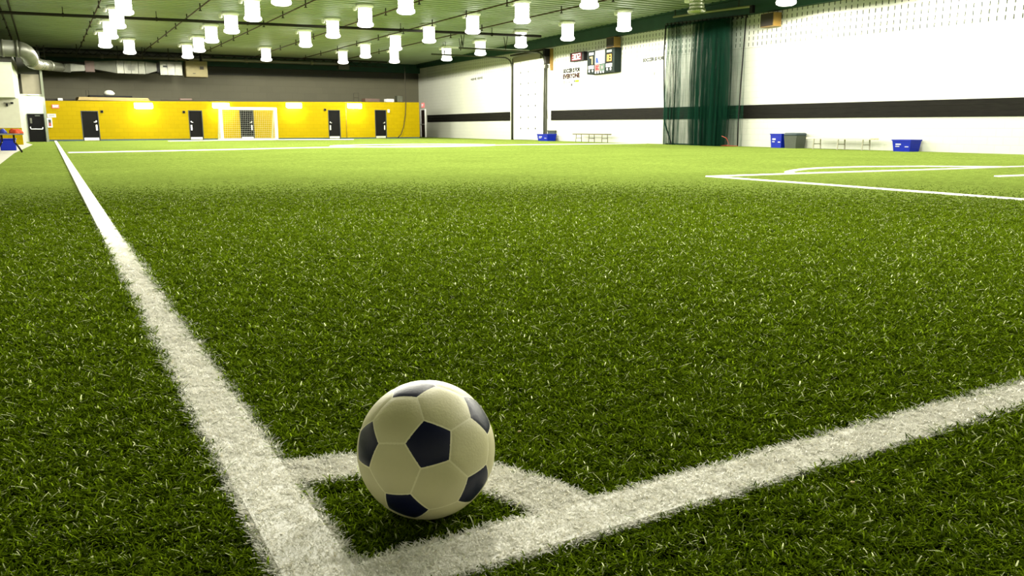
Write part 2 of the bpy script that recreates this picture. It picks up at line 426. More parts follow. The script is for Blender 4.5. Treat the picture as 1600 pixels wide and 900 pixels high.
def door(n, x0, x1, h, hinge_left, label):
    e = empty('door_%d' % n, far_frame((x0 + x1) / 2), FW_ROT); tag(e, label, kind='structure')
    wd = (x1 - x0) / math.cos(FW_ROT)
    boxo('door_leaf', -wd/2 + 0.035, wd/2 - 0.035, 0.03, 0.08, 0.02, h - 0.035, M['door'], e)
    bm = bmesh.new()
    box(bm, -wd/2, -wd/2 + 0.035, -0.015, 0.1, 0, h); box(bm, wd/2 - 0.035, wd/2, -0.015, 0.1, 0, h); box(bm, -wd/2 + 0.035, wd/2 - 0.035, -0.015, 0.1, h - 0.035, h)
    link_mesh('door_frame', bm, M['frame'], e)
    boxo('kick_plate', -wd/2 + 0.06, wd/2 - 0.06, 0.022, 0.03, 0.03, 0.15, M['steel'], e)
    s = 1 if hinge_left else -1
    xh = s * (wd/2 - 0.12)
    bm = bmesh.new(); box(bm, xh - 0.035, xh + 0.035, 0.012, 0.03, 0.50, 0.77); box(bm, xh - 0.012, xh + 0.012, -0.03, 0.012, 0.55, 0.72)
    link_mesh('pull_plate', bm, M['steel'], e)
    bm = bmesh.new(); tube(bm, [(xh, 0.03, 0.94), (xh, -0.01, 0.94)], 0.03, 10); box(bm, xh - s*0.10 - 0.01, xh + 0.01, -0.02, -0.005, 0.89, 0.91)
    link_mesh('lock', bm, M['steel'], e)
    return e
door(1, *DOORS[0], True, 'black door nearest the concrete strip, in the yellow wall')
door(2, *DOORS[1], False, 'black door just left of the white goal')
door(3, *DOORS[2], True, 'black door seen through the goal net')
door(4, *DOORS[3], False, 'black door right of the white goal, between two wall lights')
door(5, *DOORS[4], True, 'black door nearest the white wall corner, in the yellow wall')
# dark rubber skirting, interrupted by doors
xs = [0.09] + [q for d in DOORS for q in (d[0], d[1])] + [19.9]
bm = bmesh.new()
for a, b in zip(xs[0::2], xs[1::2]):
    pa, pb = far_frame(a, 0, 0.012), far_frame(b, 0, 0.012)
    i = [bm.verts.new((pa.x, pa.y, 0)), bm.verts.new((pb.x, pb.y, 0)), bm.verts.new((pb.x, pb.y, 0.075)), bm.verts.new((pa.x, pa.y, 0.075))]
    bm.faces.new(i)
o = link_mesh('baseboard_far', bm, M['teal']); tag(o, 'dark teal skirting along the yellow wall', kind='structure')
# grey back wall, far above and behind
YB = 53.6
wb = raw_mesh('wall_back', [(-1.2, YB, 0), (23.4, YB, 0), (23.4, YB, 3.92), (-1.2, YB, 3.70)], [(0, 1, 2, 3)], M['grey_wall'])
tag(wb, 'grey block wall rising behind the yellow wall', kind='structure')
o = raw_mesh('wall_shade_band', [(-1.2, YB - 0.02, 3.70), (23.4, YB - 0.02, 3.92), (23.4, YB - 0.02, 5), (-1.2, YB - 0.02, 5)], [(0, 1, 2, 3)], M['grey_band'])  # shade above the lamp cut-off, put in as a dark colour
tag(o, 'dark band of painted shade above the grey wall', kind='structure')
boxo('beam_far', -1.2, 23, YB - 0.35, YB - 0.05, 4.28, 4.85, M['green_beam'])
tag(bpy.data.objects['beam_far'], 'dark steel beam across the top of the grey wall', kind='structure')
for x in (0.95, 3.2, 8.9, 12.6, 16.9, 20.6):
    pass
# corner: wall piece with brown exit door on the right wall
e = empty('door_6', wall_frame(52.6), RW_ROT); tag(e, 'dark brown exit door at the end of the white wall', kind='structure')
boxo('door_leaf', -0.40, 0.36, -0.06, -0.01, 0.02, 1.82, M['door_brown'], e)
bm = bmesh.new(); box(bm, -0.46, -0.40, -0.09, 0, 0, 1.88); box(bm, 0.36, 0.42, -0.09, 0, 0, 1.88); box(bm, -0.40, 0.36, -0.09, 0, 1.82, 1.88)
link_mesh('door_frame', bm, M['white_paint'], e)
bm = bmesh.new(); box(bm, -0.33, 0.29, -0.12, -0.09, 0.84, 0.89); box(bm, -0.33, -0.30, -0.12, -0.06, 0.84, 0.89); box(bm, 0.26, 0.29, -0.12, -0.06, 0.84, 0.89)
link_mesh('push_bar', bm, M['steel'], e)

# ---- left end: raised bulkhead, low wall, recess with door
o = boxo('wall_left_bulkhead', -6, -0.82, 35, 43, 1.70, 3.30, M['pale_wall']); tag(o, 'pale bulkhead box high on the left', kind='structure')
o = boxo('trim_2', -6, -0.80, 34.985, 43, 2.92, 3.32, M['grey_band']); tag(o, 'grey band on top of the bulkhead', kind='structure')
o = boxo('wall_left_low', -6, -0.75, 36, 36.2, 0.62, 1.70, M['cream_wall']); tag(o, 'cream wall under the bulkhead', kind='structure')
o = boxo('wall_left_dado', -6, -0.745, 35.99, 36.2, 0.0, 0.62, M['yellow']); tag(o, 'yellow painted dado behind the table', kind='structure')
o = boxo('wall_left_side', -0.83, -0.76, 36.2, 43, 0.0, 1.70, M['cream_wall']); tag(o, 'cream side of the recess left of the black door', kind='structure')
o = raw_mesh('wall_recess', [(-0.82, 43, 0), (-0.64, 43, 0), (-0.64, 43, 1.25), (0.02, 43, 1.25), (0.02, 43, 0), (0.12, 43, 0), (0.12, 43, 2.1), (-0.82, 43, 2.1)],
             [(0, 1, 2, 7), (2, 3, 6, 7), (3, 4, 5, 6)], M['pale_wall']); tag(o, 'white wall of the recess above the left black door', kind='structure')
o = boxo('trim_3', -0.70, -0.0, 43.0, 43.06, 2.10, 2.96, M['beige_panel']); tag(o, 'beige panel above the lit recess', kind='structure')
o = boxo('trim_4', -0.82, 0.10, 43.02, 43.1, 2.96, 4.0, M['grey_band']); tag(o, 'grey upper wall of the recess', kind='structure')
o = boxo('trim_5', 0.03, 0.13, 42.86, 45.0, 0.0, 3.4, mat('pilaster_paint', (0.14, 0.155, 0.11), 0.6, var=0.06)); tag(o, 'grey green pilaster between recess and yellow wall', kind='structure')
e = empty('door_7', (-0.31, 43, 0), 0); tag(e, 'black door with white push bar in the left recess', kind='structure')
boxo('door_leaf', -0.31, 0.31, -0.05, 0.0, 0.01, 1.22, M['door'], e)
bm = bmesh.new(); box(bm, -0.335, -0.31, -0.07, 0.02, 0, 1.25); box(bm, 0.31, 0.335, -0.07, 0.02, 0, 1.25); box(bm, -0.31, 0.31, -0.07, 0.02, 1.22, 1.25)
link_mesh('door_frame', bm, M['frame'], e)
boxo('window_slot', -0.23, -0.15, -0.06, -0.048, 0.82, 1.05, M['galv'], e)
bm = bmesh.new(); tube(bm, [(-0.24, -0.05, 0.66), (-0.24, -0.11, 0.62), (-0.22, -0.12, 0.57), (0.22, -0.12, 0.57), (0.24, -0.11, 0.60), (0.24, -0.05, 0.64)], 0.018, 8)
link_mesh('push_bar', bm, M['white_paint'], e, True)
boxo('door_closer', -0.02, 0.18, -0.10, -0.05, 1.13, 1.18, M['grey_bin'], e)
# shell that closes the hall outside the picture
o = raw_mesh('wall_left', [(-6, -5, 0), (-6, 36, 0), (-6, 36, 5), (-6, -5, 5)], [(0, 1, 2, 3)], M['cream_wall']); tag(o, kind='structure', label='cream side wall of the hall')
o = raw_mesh('wall_near', [(-6, -5, 0), (30, -5, 0), (30, -5, 5), (-6, -5, 5)], [(0, 1, 2, 3)], M['cream_wall']); tag(o, kind='structure', label='cream wall behind the near goal line')

# ================================================================== FIELD LINES (raised white pile)
line_m = mat('white_turf_pile', (0.86, 0.85, 0.80), 0.7, var=0.06, scale=30)
def ribbon(name, pts, wd, h, label, closed=False):
    """flat-topped white pile strip along a polyline; h may vary with distance"""
    P = [Vector((p[0], p[1], 0)) for p in pts]; n = len(P); v, f = [], []
    for i, p in enumerate(P):
        a = P[(i - 1) % n] if (closed or i > 0) else p; b = P[(i + 1) % n] if (closed or i < n - 1) else p
        d = (b - a).normalized(); nn = Vector((-d.y, d.x, 0))
        hh = h(p) if callable(h) else h; ww = wd(p) if callable(wd) else wd
        for s, z in ((ww/2, 0.0), (ww/2 - 0.004, hh), (-ww/2 + 0.004, hh), (-ww/2, 0.0)):
            q = p + nn * s; v.append((q.x, q.y, z))
    m = n if closed else n - 1
    for i in range(m):
        j = (i + 1) % n
        for k in range(3): f.append((4*i + k, 4*i + k + 1, 4*j + k + 1, 4*j + k))
    if not closed:
        f.append((0, 3, 2, 1)); k = 4 * (n - 1); f.append((k, k + 1, k + 2, k + 3))
    o = raw_mesh(name, v, f, line_m, floor); o['label'] = label; return o
TLX = lambda y: 0.2745 + max(0.0, y - 5) * 0.0030
touch_pts = [(TLX(y), y) for y in (0.3, 0.98, 2, 4, 5, 9, 14, 20, 27, 35, 45.0)]
GLY = lambda x: 0.978 + 0.010 * x
goal_pts = [(0.3, GLY(0.3)), (2, GLY(2)), (6, GLY(6)), (19.3, GLY(19.3))]
arc_pts = [(0.275 + 0.412 * math.cos(t), 0.98 + 0.412 * math.sin(t)) for t in np.linspace(0.05, PI/2 - 0.05, 16)]
hd = lambda p: min(0.030, 0.004 + 0.0013 * max(0.0, p.length - 3))
touch = ribbon('touchline', touch_pts, 0.102, lambda p: min(0.022, 0.0115 + 0.0004 * p.length), 'wide white touchline running away to the yellow wall')
touch_pts_half = 0.053
ribbon('goal_line', goal_pts, 0.100, lambda p: 0.0115, 'white line crossing the lower right corner of the field')
ribbon('corner_arc', arc_pts, 0.096, 0.0104, 'short white arc closing the corner behind the ball')
half = [(0.45, 23.5), (2.5, 23.9), (4.8, 24.7), (7.2, 25.7), (12, 26.3), (20.9, 26.2)]
ribbon('halfway_line', half, 0.12, 0.024, 'thin white halfway line across the field')
ribbon('centre_circle', [(11.3 + 2.95 * math.cos(t), 27.0 + 2.1 * math.sin(t)) for t in np.linspace(0, 2*PI, 48, endpoint=False)], 0.12, 0.026, 'white centre circle on the halfway line', True)
ribbon('penalty_box_line', [(7.36, 7.94), (9, 7.86), (12, 7.62), (16, 7.45), (19.6, 7.3)], 0.10, 0.013, 'white front line of the penalty box on the right')
ribbon('penalty_box_line', [(7.40, 7.98), (7.44, 6.1), (7.40, 4.5), (7.3, 1.1)], 0.10, 0.010, 'white side line of the penalty box on the right')
ribbon('penalty_arc', [(8.9, 7.95), (9.12, 8.22), (9.53, 8.47), (10.0, 8.68), (10.5, 8.79), (11.4, 8.74), (12.4, 8.35), (13.3, 7.62)], 0.10, 0.014, 'curved white line on top of the penalty box')
ribbon('penalty_spot', [(10.62, 6.13), (11.3, 6.07)], 0.10, 0.014, 'short white penalty mark inside the box')
ribbon('far_goal_line', [(5.0, 41.6), (7.9, 43.3), (10.6, 43.6), (14.4, 42.9)], 0.12, 0.03, 'white line in front of the far goal')

# ================================================================== TURF PILE (near field, real fibres)
def pile_material(name, dark, light, pale, trans=0.5, rough=0.33, root=0.06, tip=1.5):
    m = bpy.data.materials.new(name); m.use_nodes = True; nt = m.node_tree; b = nt.nodes['Principled BSDF']
    oi = nt.nodes.new('ShaderNodeObjectInfo')
    r = nt.nodes.new('ShaderNodeValToRGB'); e = r.color_ramp.elements
    e[0].position = 0.0; e[0].color = (*dark, 1); e[1].position = 0.95; e[1].color = (*light, 1)
    k = e.new(0.965); k.color = (*pale, 1)
    at = nt.nodes.new('ShaderNodeAttribute'); at.attribute_name = 'blade'
    ad = nt.nodes.new('ShaderNodeMath'); ad.operation = 'ADD'; nt.links.new(oi.outputs['Random'], ad.inputs[0]); nt.links.new(at.outputs['Fac'], ad.inputs[1])
    fr = nt.nodes.new('ShaderNodeMath'); fr.operation = 'FRACT'; nt.links.new(ad.outputs[0], fr.inputs[0])
    nt.links.new(fr.outputs[0], r.inputs[0])
    tc = nt.nodes.new('ShaderNodeTexCoord'); sx = nt.nodes.new('ShaderNodeSeparateXYZ'); nt.links.new(tc.outputs['Object'], sx.inputs[0])
    mr = nt.nodes.new('ShaderNodeMapRange'); mr.inputs[1].default_value = 0.0; mr.inputs[2].default_value = 0.013; mr.inputs[3].default_value = root; mr.inputs[4].default_value = tip  # occlusion painted in: blades darken towards the root, brighten at the tip
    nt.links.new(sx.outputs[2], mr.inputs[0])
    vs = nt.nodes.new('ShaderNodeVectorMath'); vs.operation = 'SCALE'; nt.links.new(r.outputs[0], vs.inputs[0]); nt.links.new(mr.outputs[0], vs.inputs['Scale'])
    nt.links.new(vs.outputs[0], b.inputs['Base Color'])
    b.inputs['Roughness'].default_value = rough; b.inputs['Specular IOR Level'].default_value = 0.0
    tr = nt.nodes.new('ShaderNodeBsdfTranslucent'); nt.links.new(vs.outputs[0], tr.inputs[0])
    mx = nt.nodes.new('ShaderNodeMixShader'); mx.inputs[0].default_value = trans
    nt.links.new(b.outputs[0], mx.inputs[1]); nt.links.new(tr.outputs[0], mx.inputs[2])
    nt.links.new(mx.outputs[0], nt.nodes['Material Output'].inputs[0]); return m
M['fibre_green'] = pile_material('green_fibre', (0.022, 0.047, 0.001), (0.172, 0.255, 0.010), (0.70, 0.75, 0.42))  # last colour paints glints onto a few blades
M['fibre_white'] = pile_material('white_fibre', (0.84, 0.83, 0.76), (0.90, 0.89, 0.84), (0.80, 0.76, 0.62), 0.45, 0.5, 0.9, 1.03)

def tuft_mesh(name, m, nb, spread, seed, h0=0.016):
    r = random.Random(seed); v, f, bl = [], [], []
    for _ in range(nb):
        bl += [r.random()] * 8
        a = r.uniform(0, 2*PI); rad = spread * math.sqrt(r.random()); x, y = rad * math.cos(a), rad * math.sin(a)
        az = r.uniform(0, 2*PI); h = h0 * r.uniform(0.7, 1.25); lean = r.uniform(0.35, 1.6); wd = r.uniform(0.0011, 0.0019)
        dx, dy = math.cos(az), math.sin(az); px, py = -dy, dx
        i = len(v); tw = r.uniform(-0.8, 0.8)
        for k, t in enumerate((0.0, 0.45, 0.8, 1.0)):
            l = lean * h * t * t * 1.1; z = h * (t - 0.28 * t * t * min(1, lean))
            ww = wd * (1 - 0.55 * t)
            ca, sa = math.cos(tw * t), math.sin(tw * t)
            qx, qy = px * ca - py * sa, px * sa + py * ca
            v += [(x + dx * l - qx * ww, y + dy * l - qy * ww, z), (x + dx * l + qx * ww, y + dy * l + qy * ww, z)]
        for k in range(3): f.append((i + 2*k, i + 2*k + 1, i + 2*k + 3, i + 2*k + 2))
    me = bpy.data.meshes.new(name); me.from_pydata(v, [], f); me.update(); me.materials.append(m)
    ba = me.attributes.new('blade', 'FLOAT', 'POINT'); ba.data.foreach_set('value', bl)
    me.polygons.foreach_set('use_smooth', [True] * len(me.polygons))
    return bpy.data.objects.new(name, me)
def tuft_collection(name, m, seed, nb=11, spread=0.011, h0=0.016):
    c = bpy.data.collections.new(name)
    for k in range(5): c.objects.link(tuft_mesh(name + '_tuft', m, nb, spread, seed + k, h0))
    return c
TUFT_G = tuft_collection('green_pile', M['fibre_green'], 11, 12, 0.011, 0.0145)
TUFT_W = tuft_collection('white_pile', M['fibre_white'], 31, 14, 0.010, 0.0115)

def is_line(x, y):
    lx = 0.2745 + np.maximum(0, y - 5) * 0.0030
    on = (np.abs(x - lx) < 0.053) & (y > 0.2)
    on |= (np.abs(y - (0.978 + 0.010 * x)) < 0.052) & (x > 0.25)
    d = np.hypot(x - 0.275, y - 0.98)
    on |= (np.abs(d - 0.412) < 0.051) & (x > 0.27) & (y > 0.97)
    # penalty box
    on |= (np.abs(x - 7.41) < 0.055) & (y < 7.98) & (y > 1.05)
    on |= (np.abs(y - np.interp(x, [7.36, 9, 12, 16, 19.6], [7.94, 7.86, 7.62, 7.45, 7.3])) < 0.055) & (x > 7.33)
    on |= (np.abs(y - np.interp(x, [8.9, 9.12, 9.53, 10.0, 10.5, 11.4, 12.4, 13.3], [7.95, 8.22, 8.47, 8.68, 8.79, 8.74, 8.35, 7.62])) < 0.06) & (x > 8.9) & (x < 13.3)
    on |= (np.abs(x - 10.96) < 0.34) & (np.abs(y - 6.1) < 0.06)
    return on
def pile_points(n_ln, d0, d1, seed, ramp=1.0):
    """points spread over a sector in front of the corner, thinning with the square of the distance"""
    r = np.random.default_rng(seed)
    lu = r.random(n_ln) ** ramp; d = d0 * (d1 / d0) ** lu
    az = r.uniform(math.radians(-16), math.radians(72), n_ln)
    return np.stack([d * np.sin(az), d * np.cos(az)], 1), d
def make_pile(name, P, scale, coll, label, z0=0.0):
    n = len(P)
    me = bpy.data.meshes.new(name); me.vertices.add(n)
    co = np.zeros((n, 3), np.float32); co[:, :2] = P; co[:, 2] = z0; me.vertices.foreach_set('co', co.ravel())
    a = me.attributes.new('scl', 'FLOAT', 'POINT'); a.data.foreach_set('value', scale.astype(np.float32))
    rot = np.zeros((n, 3), np.float32); rot[:, 0] = rng.normal(0, 0.10, n); rot[:, 1] = rng.normal(0, 0.10, n); rot[:, 2] = rng.uniform(0, 2*PI, n)
    a = me.attributes.new('rot', 'FLOAT_VECTOR', 'POINT'); a.data.foreach_set('vector', rot.ravel())
    a = me.attributes.new('idx', 'INT', 'POINT'); a.data.foreach_set('value', rng.integers(0, 5, n).astype(np.int32))
    o = bpy.data.objects.new(name, me); COL.objects.link(o); o.parent = floor
    g = bpy.data.node_groups.new(name + '_nodes', 'GeometryNodeTree')
    g.interface.new_socket('Geometry', in_out='INPUT', socket_type='NodeSocketGeometry')
    g.interface.new_socket('Geometry', in_out='OUTPUT', socket_type='NodeSocketGeometry')
    N = g.nodes; L = g.links
    gi = N.new('NodeGroupInput'); go = N.new('NodeGroupOutput')
    ci = N.new('GeometryNodeCollectionInfo'); ci.inputs[0].default_value = coll; ci.inputs[1].default_value = True; ci.inputs[2].default_value = True
    ip = N.new('GeometryNodeInstanceOnPoints'); ip.inputs['Pick Instance'].default_value = True
    def attr(nm, ty):
        q = N.new('GeometryNodeInputNamedAttribute'); q.data_type = ty; q.inputs[0].default_value = nm
        return [s for s in q.outputs if s.enabled and s.name == 'Attribute'][0]
    L.new(gi.outputs[0], ip.inputs['Points']); L.new(ci.outputs[0], ip.inputs['Instance'])
    L.new(attr('idx', 'INT'), ip.inputs['Instance Index'])
    e2r = N.new('FunctionNodeEulerToRotation'); L.new(attr('rot', 'FLOAT_VECTOR'), e2r.inputs[0])
    L.new(e2r.outputs[0], ip.inputs['Rotation']); L.new(attr('scl', 'FLOAT'), ip.inputs['Scale'])
    L.new(ip.outputs[0], go.inputs[0])
    md = o.modifiers.new('pile', 'NODES'); md.node_group = g
    o['kind'] = 'stuff'; o['label'] = label
    return o
P, D = pile_points(72000, 0.80, 14.0, 5)
P2, D2 = pile_points(190000, 1.2, 11.0, 6, 0.45)
P = np.concatenate([P, P2]); D = np.concatenate([D, D2])
on = is_line(P[:, 0], P[:, 1])
ok = (P[:, 0] > -0.74) & (rng.random(len(P)) < np.clip((11 - D) / 7.0, 0, 1))
S = np.clip((D / 1.5) ** 0.62, 0.85, 1.55) * np.clip((11.5 - D) / 6.5, 0.2, 1.0) * rng.uniform(0.75, 1.25, len(P))
g_ = (~on) & ok
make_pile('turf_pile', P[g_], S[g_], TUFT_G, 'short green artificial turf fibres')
w_ = on & ok & (D < 7)
P3, D3 = pile_points(160000, 0.82, 7.0, 8)
w3 = is_line(P3[:, 0], P3[:, 1])
PW = np.concatenate([P[w_], P3[w3]]); DW = np.concatenate([D[w_], D3[w3]])
SW = np.clip((DW / 1.5) ** 0.45, 0.9, 1.8) * np.clip((7.2 - DW) / 3.5, 0.25, 1.0) * rng.uniform(0.75, 1.2, len(PW))
make_pile('line_pile', PW, SW, TUFT_W, 'short white artificial turf fibres of the field lines', 0.003)

# ================================================================== BALL
def soccer_ball():
    C = Vector((0.4859, 1.1426, 0.110 + 0.001)); R = 0.110
    RM = Matrix([[0.9166, 0.2068, 0.3423], [0.3678, -0.7717, -0.5187], [0.1568, 0.6014, -0.7834]])
    e = empty('soccer_ball', C, 0, 'cream and navy soccer ball standing in the corner arc', 'ball')
    ph = (1 + 5 ** .5) / 2
    V = [Vector(p).normalized() for p in [(-1,ph,0),(1,ph,0),(-1,-ph,0),(1,-ph,0),(0,-1,ph),(0,1,ph),(0,-1,-ph),(0,1,-ph),(ph,0,-1),(ph,0,1),(-ph,0,-1),(-ph,0,1)]]
    V = [RM @ v for v in V]
    bm = bmesh.new(); bmesh.ops.create_icosphere(bm, subdivisions=5, radius=R - 0.0007)
    link_mesh('seam_body', bm, M['seam'], e, True)
    nb = {i: [j for j in range(12) if j != i and (V[i] - V[j]).length < 1.1] for i in range(12)}
    def order(pts):
        c = sum(pts, Vector()).normalized(); ax = (pts[0] - c * pts[0].dot(c)).normalized(); ay = c.cross(ax)
        return sorted(pts, key=lambda p: math.atan2(p.dot(ay), p.dot(ax)))
    def panel(name, corners, m):
        cs = [c.normalized() for c in order(corners)]; c0 = sum(cs, Vector()).normalized(); n = len(cs); K = 7
        gap = 0.0012 / R
        ins = []
        for c in cs:
            d = (c - c0); ins.append((c0 + d * (1 - gap / (d.length * math.cos(PI / n)))))
        v = [c0 * R]; ring = [[0]]; f = []
        for k in range(1, K + 1):
            idx = []
            for s in range(n):
                for q in range(k):
                    p = c0 + (ins[s] - c0) * (k / K) * (1 - q / k) + (ins[(s + 1) % n] - c0) * (k / K) * (q / k)
                    rr = R - (0.00075 if k == K else (0.00008 if k == K - 1 else 0))
                    idx.append(len(v)); v.append(p.normalized() * rr)
            ring.append(idx)
        for k in range(1, K + 1):
            A, B = ring[k - 1], ring[k]; la, lb = len(A), len(B)
            for s in range(n):
                for q in range(k):
                    b0 = B[s * k + q]; b1 = B[(s * k + q + 1) % lb]
                    a0 = A[(s * (k - 1) + q) % la] if k > 1 else 0
                    f.append((a0, b0, b1))
                    if q < k - 1:
                        a1 = A[(s * (k - 1) + q + 1) % la]; f.append((a0, b1, a1))
        return raw_mesh(name, v, f, m, e, True)
    for i in range(12):
        o = panel('pentagon_panel', [V[i] * (2/3) + V[j] * (1/3) for j in nb[i]], M['navy'])
        o['label'] = 'navy blue five sided panel'
    for i in range(12):
        for j in nb[i]:
            for k in nb[j]:
                if i < j < k and k in nb[i]:
                    T = [V[i], V[j], V[k]]
                    panel('hexagon_panel', [T[a] * (2/3) + T[b] * (1/3) for a in range(3) for b in range(3) if a != b], M['cream'])
    return e
soccer_ball()

# ================================================================== CEILING LAMPS
def make_lamp(lit=True):
    e = empty('ceiling_lamp', (0, 0, 0))
    # local z = 0 is the bottom of the lens
    latheo('housing', [(0.10, 0.77), (0.30, 0.755), (0.31, 0.70), (0.24, 0.63)], M['housing'], e, 20)
    prof = []
    n = 9
    for k in range(n + 1):
        z = 0.16 + 0.48 * k / n; prof.append((0.235 + (0.008 if k % 2 else 0.0), z))
    latheo('refractor', prof, M['glass_lit'] if lit else M['clear'], e, 24)
    latheo('lens_ring', [(0.10, 0.0), (0.20, 0.012), (0.275, 0.05), (0.29, 0.10), (0.27, 0.15), (0.235, 0.165)], M['glass_bowl'] if lit else M['clear'], e, 24, True)
    bm = bmesh.new(); tube(bm, [(-0.17, 0, 0.66), (-0.33, 0, 0.66)], 0.022, 6); lathe(bm, [(0.03, 0.54), (0.065, 0.56), (0.075, 0.62), (0.06, 0.69), (0.02, 0.71)], 10, -0.37, 0)
    link_mesh('sensor', bm, M['housing'], e)
    return e
def copy_tree(o, parent=None):
    c = o.copy(); COL.objects.link(c); c.parent = parent
    for ch in o.children: copy_tree(ch, c)
    return c
ZB = 4.08
COLS = {
 'leftmost row': [(3.9, 44.26), (2.68, 41.3), (2.62, 37.1), (2.6, 33.2), (2.51, 29.2)],
 'second row from the left': [(6.69, 45.5), (6.62, 41.5), (6.40, 36.8), (6.45, 32.85), (6.36, 28.8), (6.30, 24.75)],
 'middle row': [(10.58, 45.3), (10.30, 36.7), (10.23, 32.5), (10.15, 28.5), (10.13, 24.7)],
 'second row from the white wall': [(14.67, 45.0), (14.48, 40.8), (14.3, 36.2), (14.29, 32.4), (14.36, 28.5), (14.42, 24.9), (14.40, 20.9)],
 'row nearest the white wall': [(16.97, 43.2), (18.81, 40.4), (18.85, 36.6), (18.65, 32.3), (18.81, 28.8), (18.81, 25.05), (19.0, 17.6)],
}
ORD = ['farthest', 'second farthest', 'third farthest', 'fourth farthest', 'fifth farthest', 'sixth farthest', 'seventh farthest']
SPOTS = []
def lamp_light(x, y, p=LAMP_W):
    """the lamp's own light leaves downwards from its lens"""
    ld = bpy.data.lights.new('lamp_light', 'SPOT'); ld.energy = p; ld.spot_size = PI; ld.spot_blend = 0.02; ld.shadow_soft_size = 0.16
    ld.color = (1.0, 0.965, 0.82)
    lo = bpy.data.objects.new('lamp_light', ld); COL.objects.link(lo); lo.location = (x, y, ZB - 0.17); SPOTS.append(lo)
proto = make_lamp(True); first = True
for row, pts in COLS.items():
    for i, (x, y) in enumerate(pts):
        o = proto if first else copy_tree(proto); first = False
        o.location = (x, y, ZB)
        nm = ORD[i] if i < len(pts) - 1 else 'nearest'
        tag(o, 'glowing glass ceiling lamp, %s lamp of the %s' % (nm, row), 'lamp', 'lit ceiling lamps')
        lamp_light(x, y)
# lamps of the same rows above and beside the picture
for (x, y) in ((18.9, 13.4), (18.9, 9.2), (18.9, 5.0), (14.4, 16.9), (14.4, 12.8), (14.4, 8.8), (10.2, 20.7), (10.2, 16.7), (10.2, 12.7), (10.2, 8.7), (6.3, 20.7), (6.3, 16.7), (6.3, 12.7), (6.3, 8.7), (6.3, 4.7), (6.3, 0.8), (10.2, 4.7), (2.6, 25.1), (2.6, 21.1), (2.6, 17.0), (2.6, 13.0), (2.6, 8.9), (2.6, 4.9)):
    o = copy_tree(proto); o.location = (x, y, ZB); tag(o, 'glowing glass ceiling lamp above the picture, over the near half of the field', 'lamp', 'lit ceiling lamps overhead')
    lamp_light(x, y, LAMP_W * 0.85)
un = make_lamp(False); un.location = (17.95, 20.2, 4.08); tag(un, 'unlit clear glass ceiling lamp above the green net curtain', 'lamp')
o = boxo('smoke_detector', -0.11, 0.11, -0.11, 0.11, 0.0, 0.14, M['white_paint'], bev=0.03); o.location = (19.09, 21.9, 4.71); tag(o, 'small white detector beside the unlit lamp', 'detector')

# ---- wall packs on the yellow wall
packs = ['leftmost glowing wall light, between the first two black doors', 'glowing wall light above the left goal post', 'glowing wall light right of the goal', 'glowing wall light between the two rightmost black doors']
for k, (x, z) in enumerate(((4.40, 1.72), (8.17, 1.78), (12.1, 1.85), (15.68, 1.88))):
    e = empty('wall_light', far_frame(x, z), FW_ROT, packs[k], 'lamp', 'wall lights on the yellow wall')
    boxo('back_box', -0.44, 0.44, -0.06, 0.0, -0.13, 0.13, M['housing'], e, 0.02)
    boxo('diffuser', -0.42, 0.42, -0.20, -0.06, -0.16, 0.11, M['pack_lit'], e, 0.05)
    ld = bpy.data.lights.new('wall_light_glow', 'AREA'); ld.energy = WALLPACK_W; ld.shape = 'RECTANGLE'; ld.size = 0.8; ld.size_y = 0.15; ld.color = (1, 0.92, 0.7)
    lo = bpy.data.objects.new('wall_light_glow', ld); COL.objects.link(lo); lo.parent = e; lo.location = (0, -0.24, -0.16); lo.rotation_euler = (0.5, 0, 0)
# lamp inside the left recess (over the black door)
e = empty('recess_light', (-0.3, 42.9, 2.04), 0, 'slim light over the left black door', 'lamp')
boxo('lamp_body', -0.22, 0.22, -0.1, 0.1, 0.0, 0.05, M['housing'], e, 0.02)
ld = bpy.data.lights.new('recess_glow', 'SPOT'); ld.energy = 60; ld.spot_size = 2.9; ld.spot_blend = 0.05; ld.shadow_soft_size = 0.05
lo = bpy.data.objects.new('recess_glow', ld); COL.objects.link(lo); lo.location = (-0.3, 42.6, 2.03)

# ================================================================== CEILING PIPES, TRUSS, DUCTS
ZP = 4.69
names = ['over the concrete strip', 'at the left edge of the turf', 'above the leftmost lamps', 'left of the second lamp row', 'between the second and middle lamp rows', 'right of the middle lamp row', 'left of the lamps by the white wall', 'close to the white wall']
for k, x in enumerate((-0.95, -0.66, 1.98, 5.06, 8.02, 11.05, 13.78, 16.25)):
    y0, y1 = 8.0, 51.5
    e = empty('sprinkler_pipe', (x, 0, ZP), 0, 'thin ceiling sprinkler pipe %s' % names[k], 'pipe', 'sprinkler pipes along the ceiling')
    tubeo('pipe', [(0, y0, 0), (0, y1, 0)], 0.024 if k > 1 else 0.035, M['pipe_red'] if k > 1 else M['pipe_dark'], e, 8)
    if k == 1: continue
    y = 12.6 + (k % 3) * 0.5
    while y < 50:
        bm = bmesh.new(); tube(bm, [(0, y, -0.09), (0, y, 0.14)], 0.022, 6); tube(bm, [(0, y, -0.11), (0, y, -0.09)], 0.055, 8)
        link_mesh('sprinkler_head', bm, M['pipe_dark'], e)
        y += 3.05
e = empty('conduit', (0, 0, 0), 0, 'dark conduit crossing the ceiling from wall to wall', 'pipe')
tubeo('conduit_tube', [(-6, 34.9, 4.56), (-0.9, 34.6, 4.57), (19.5, 32.0, 4.59)], 0.055, M['pipe_dark'], e, 8)
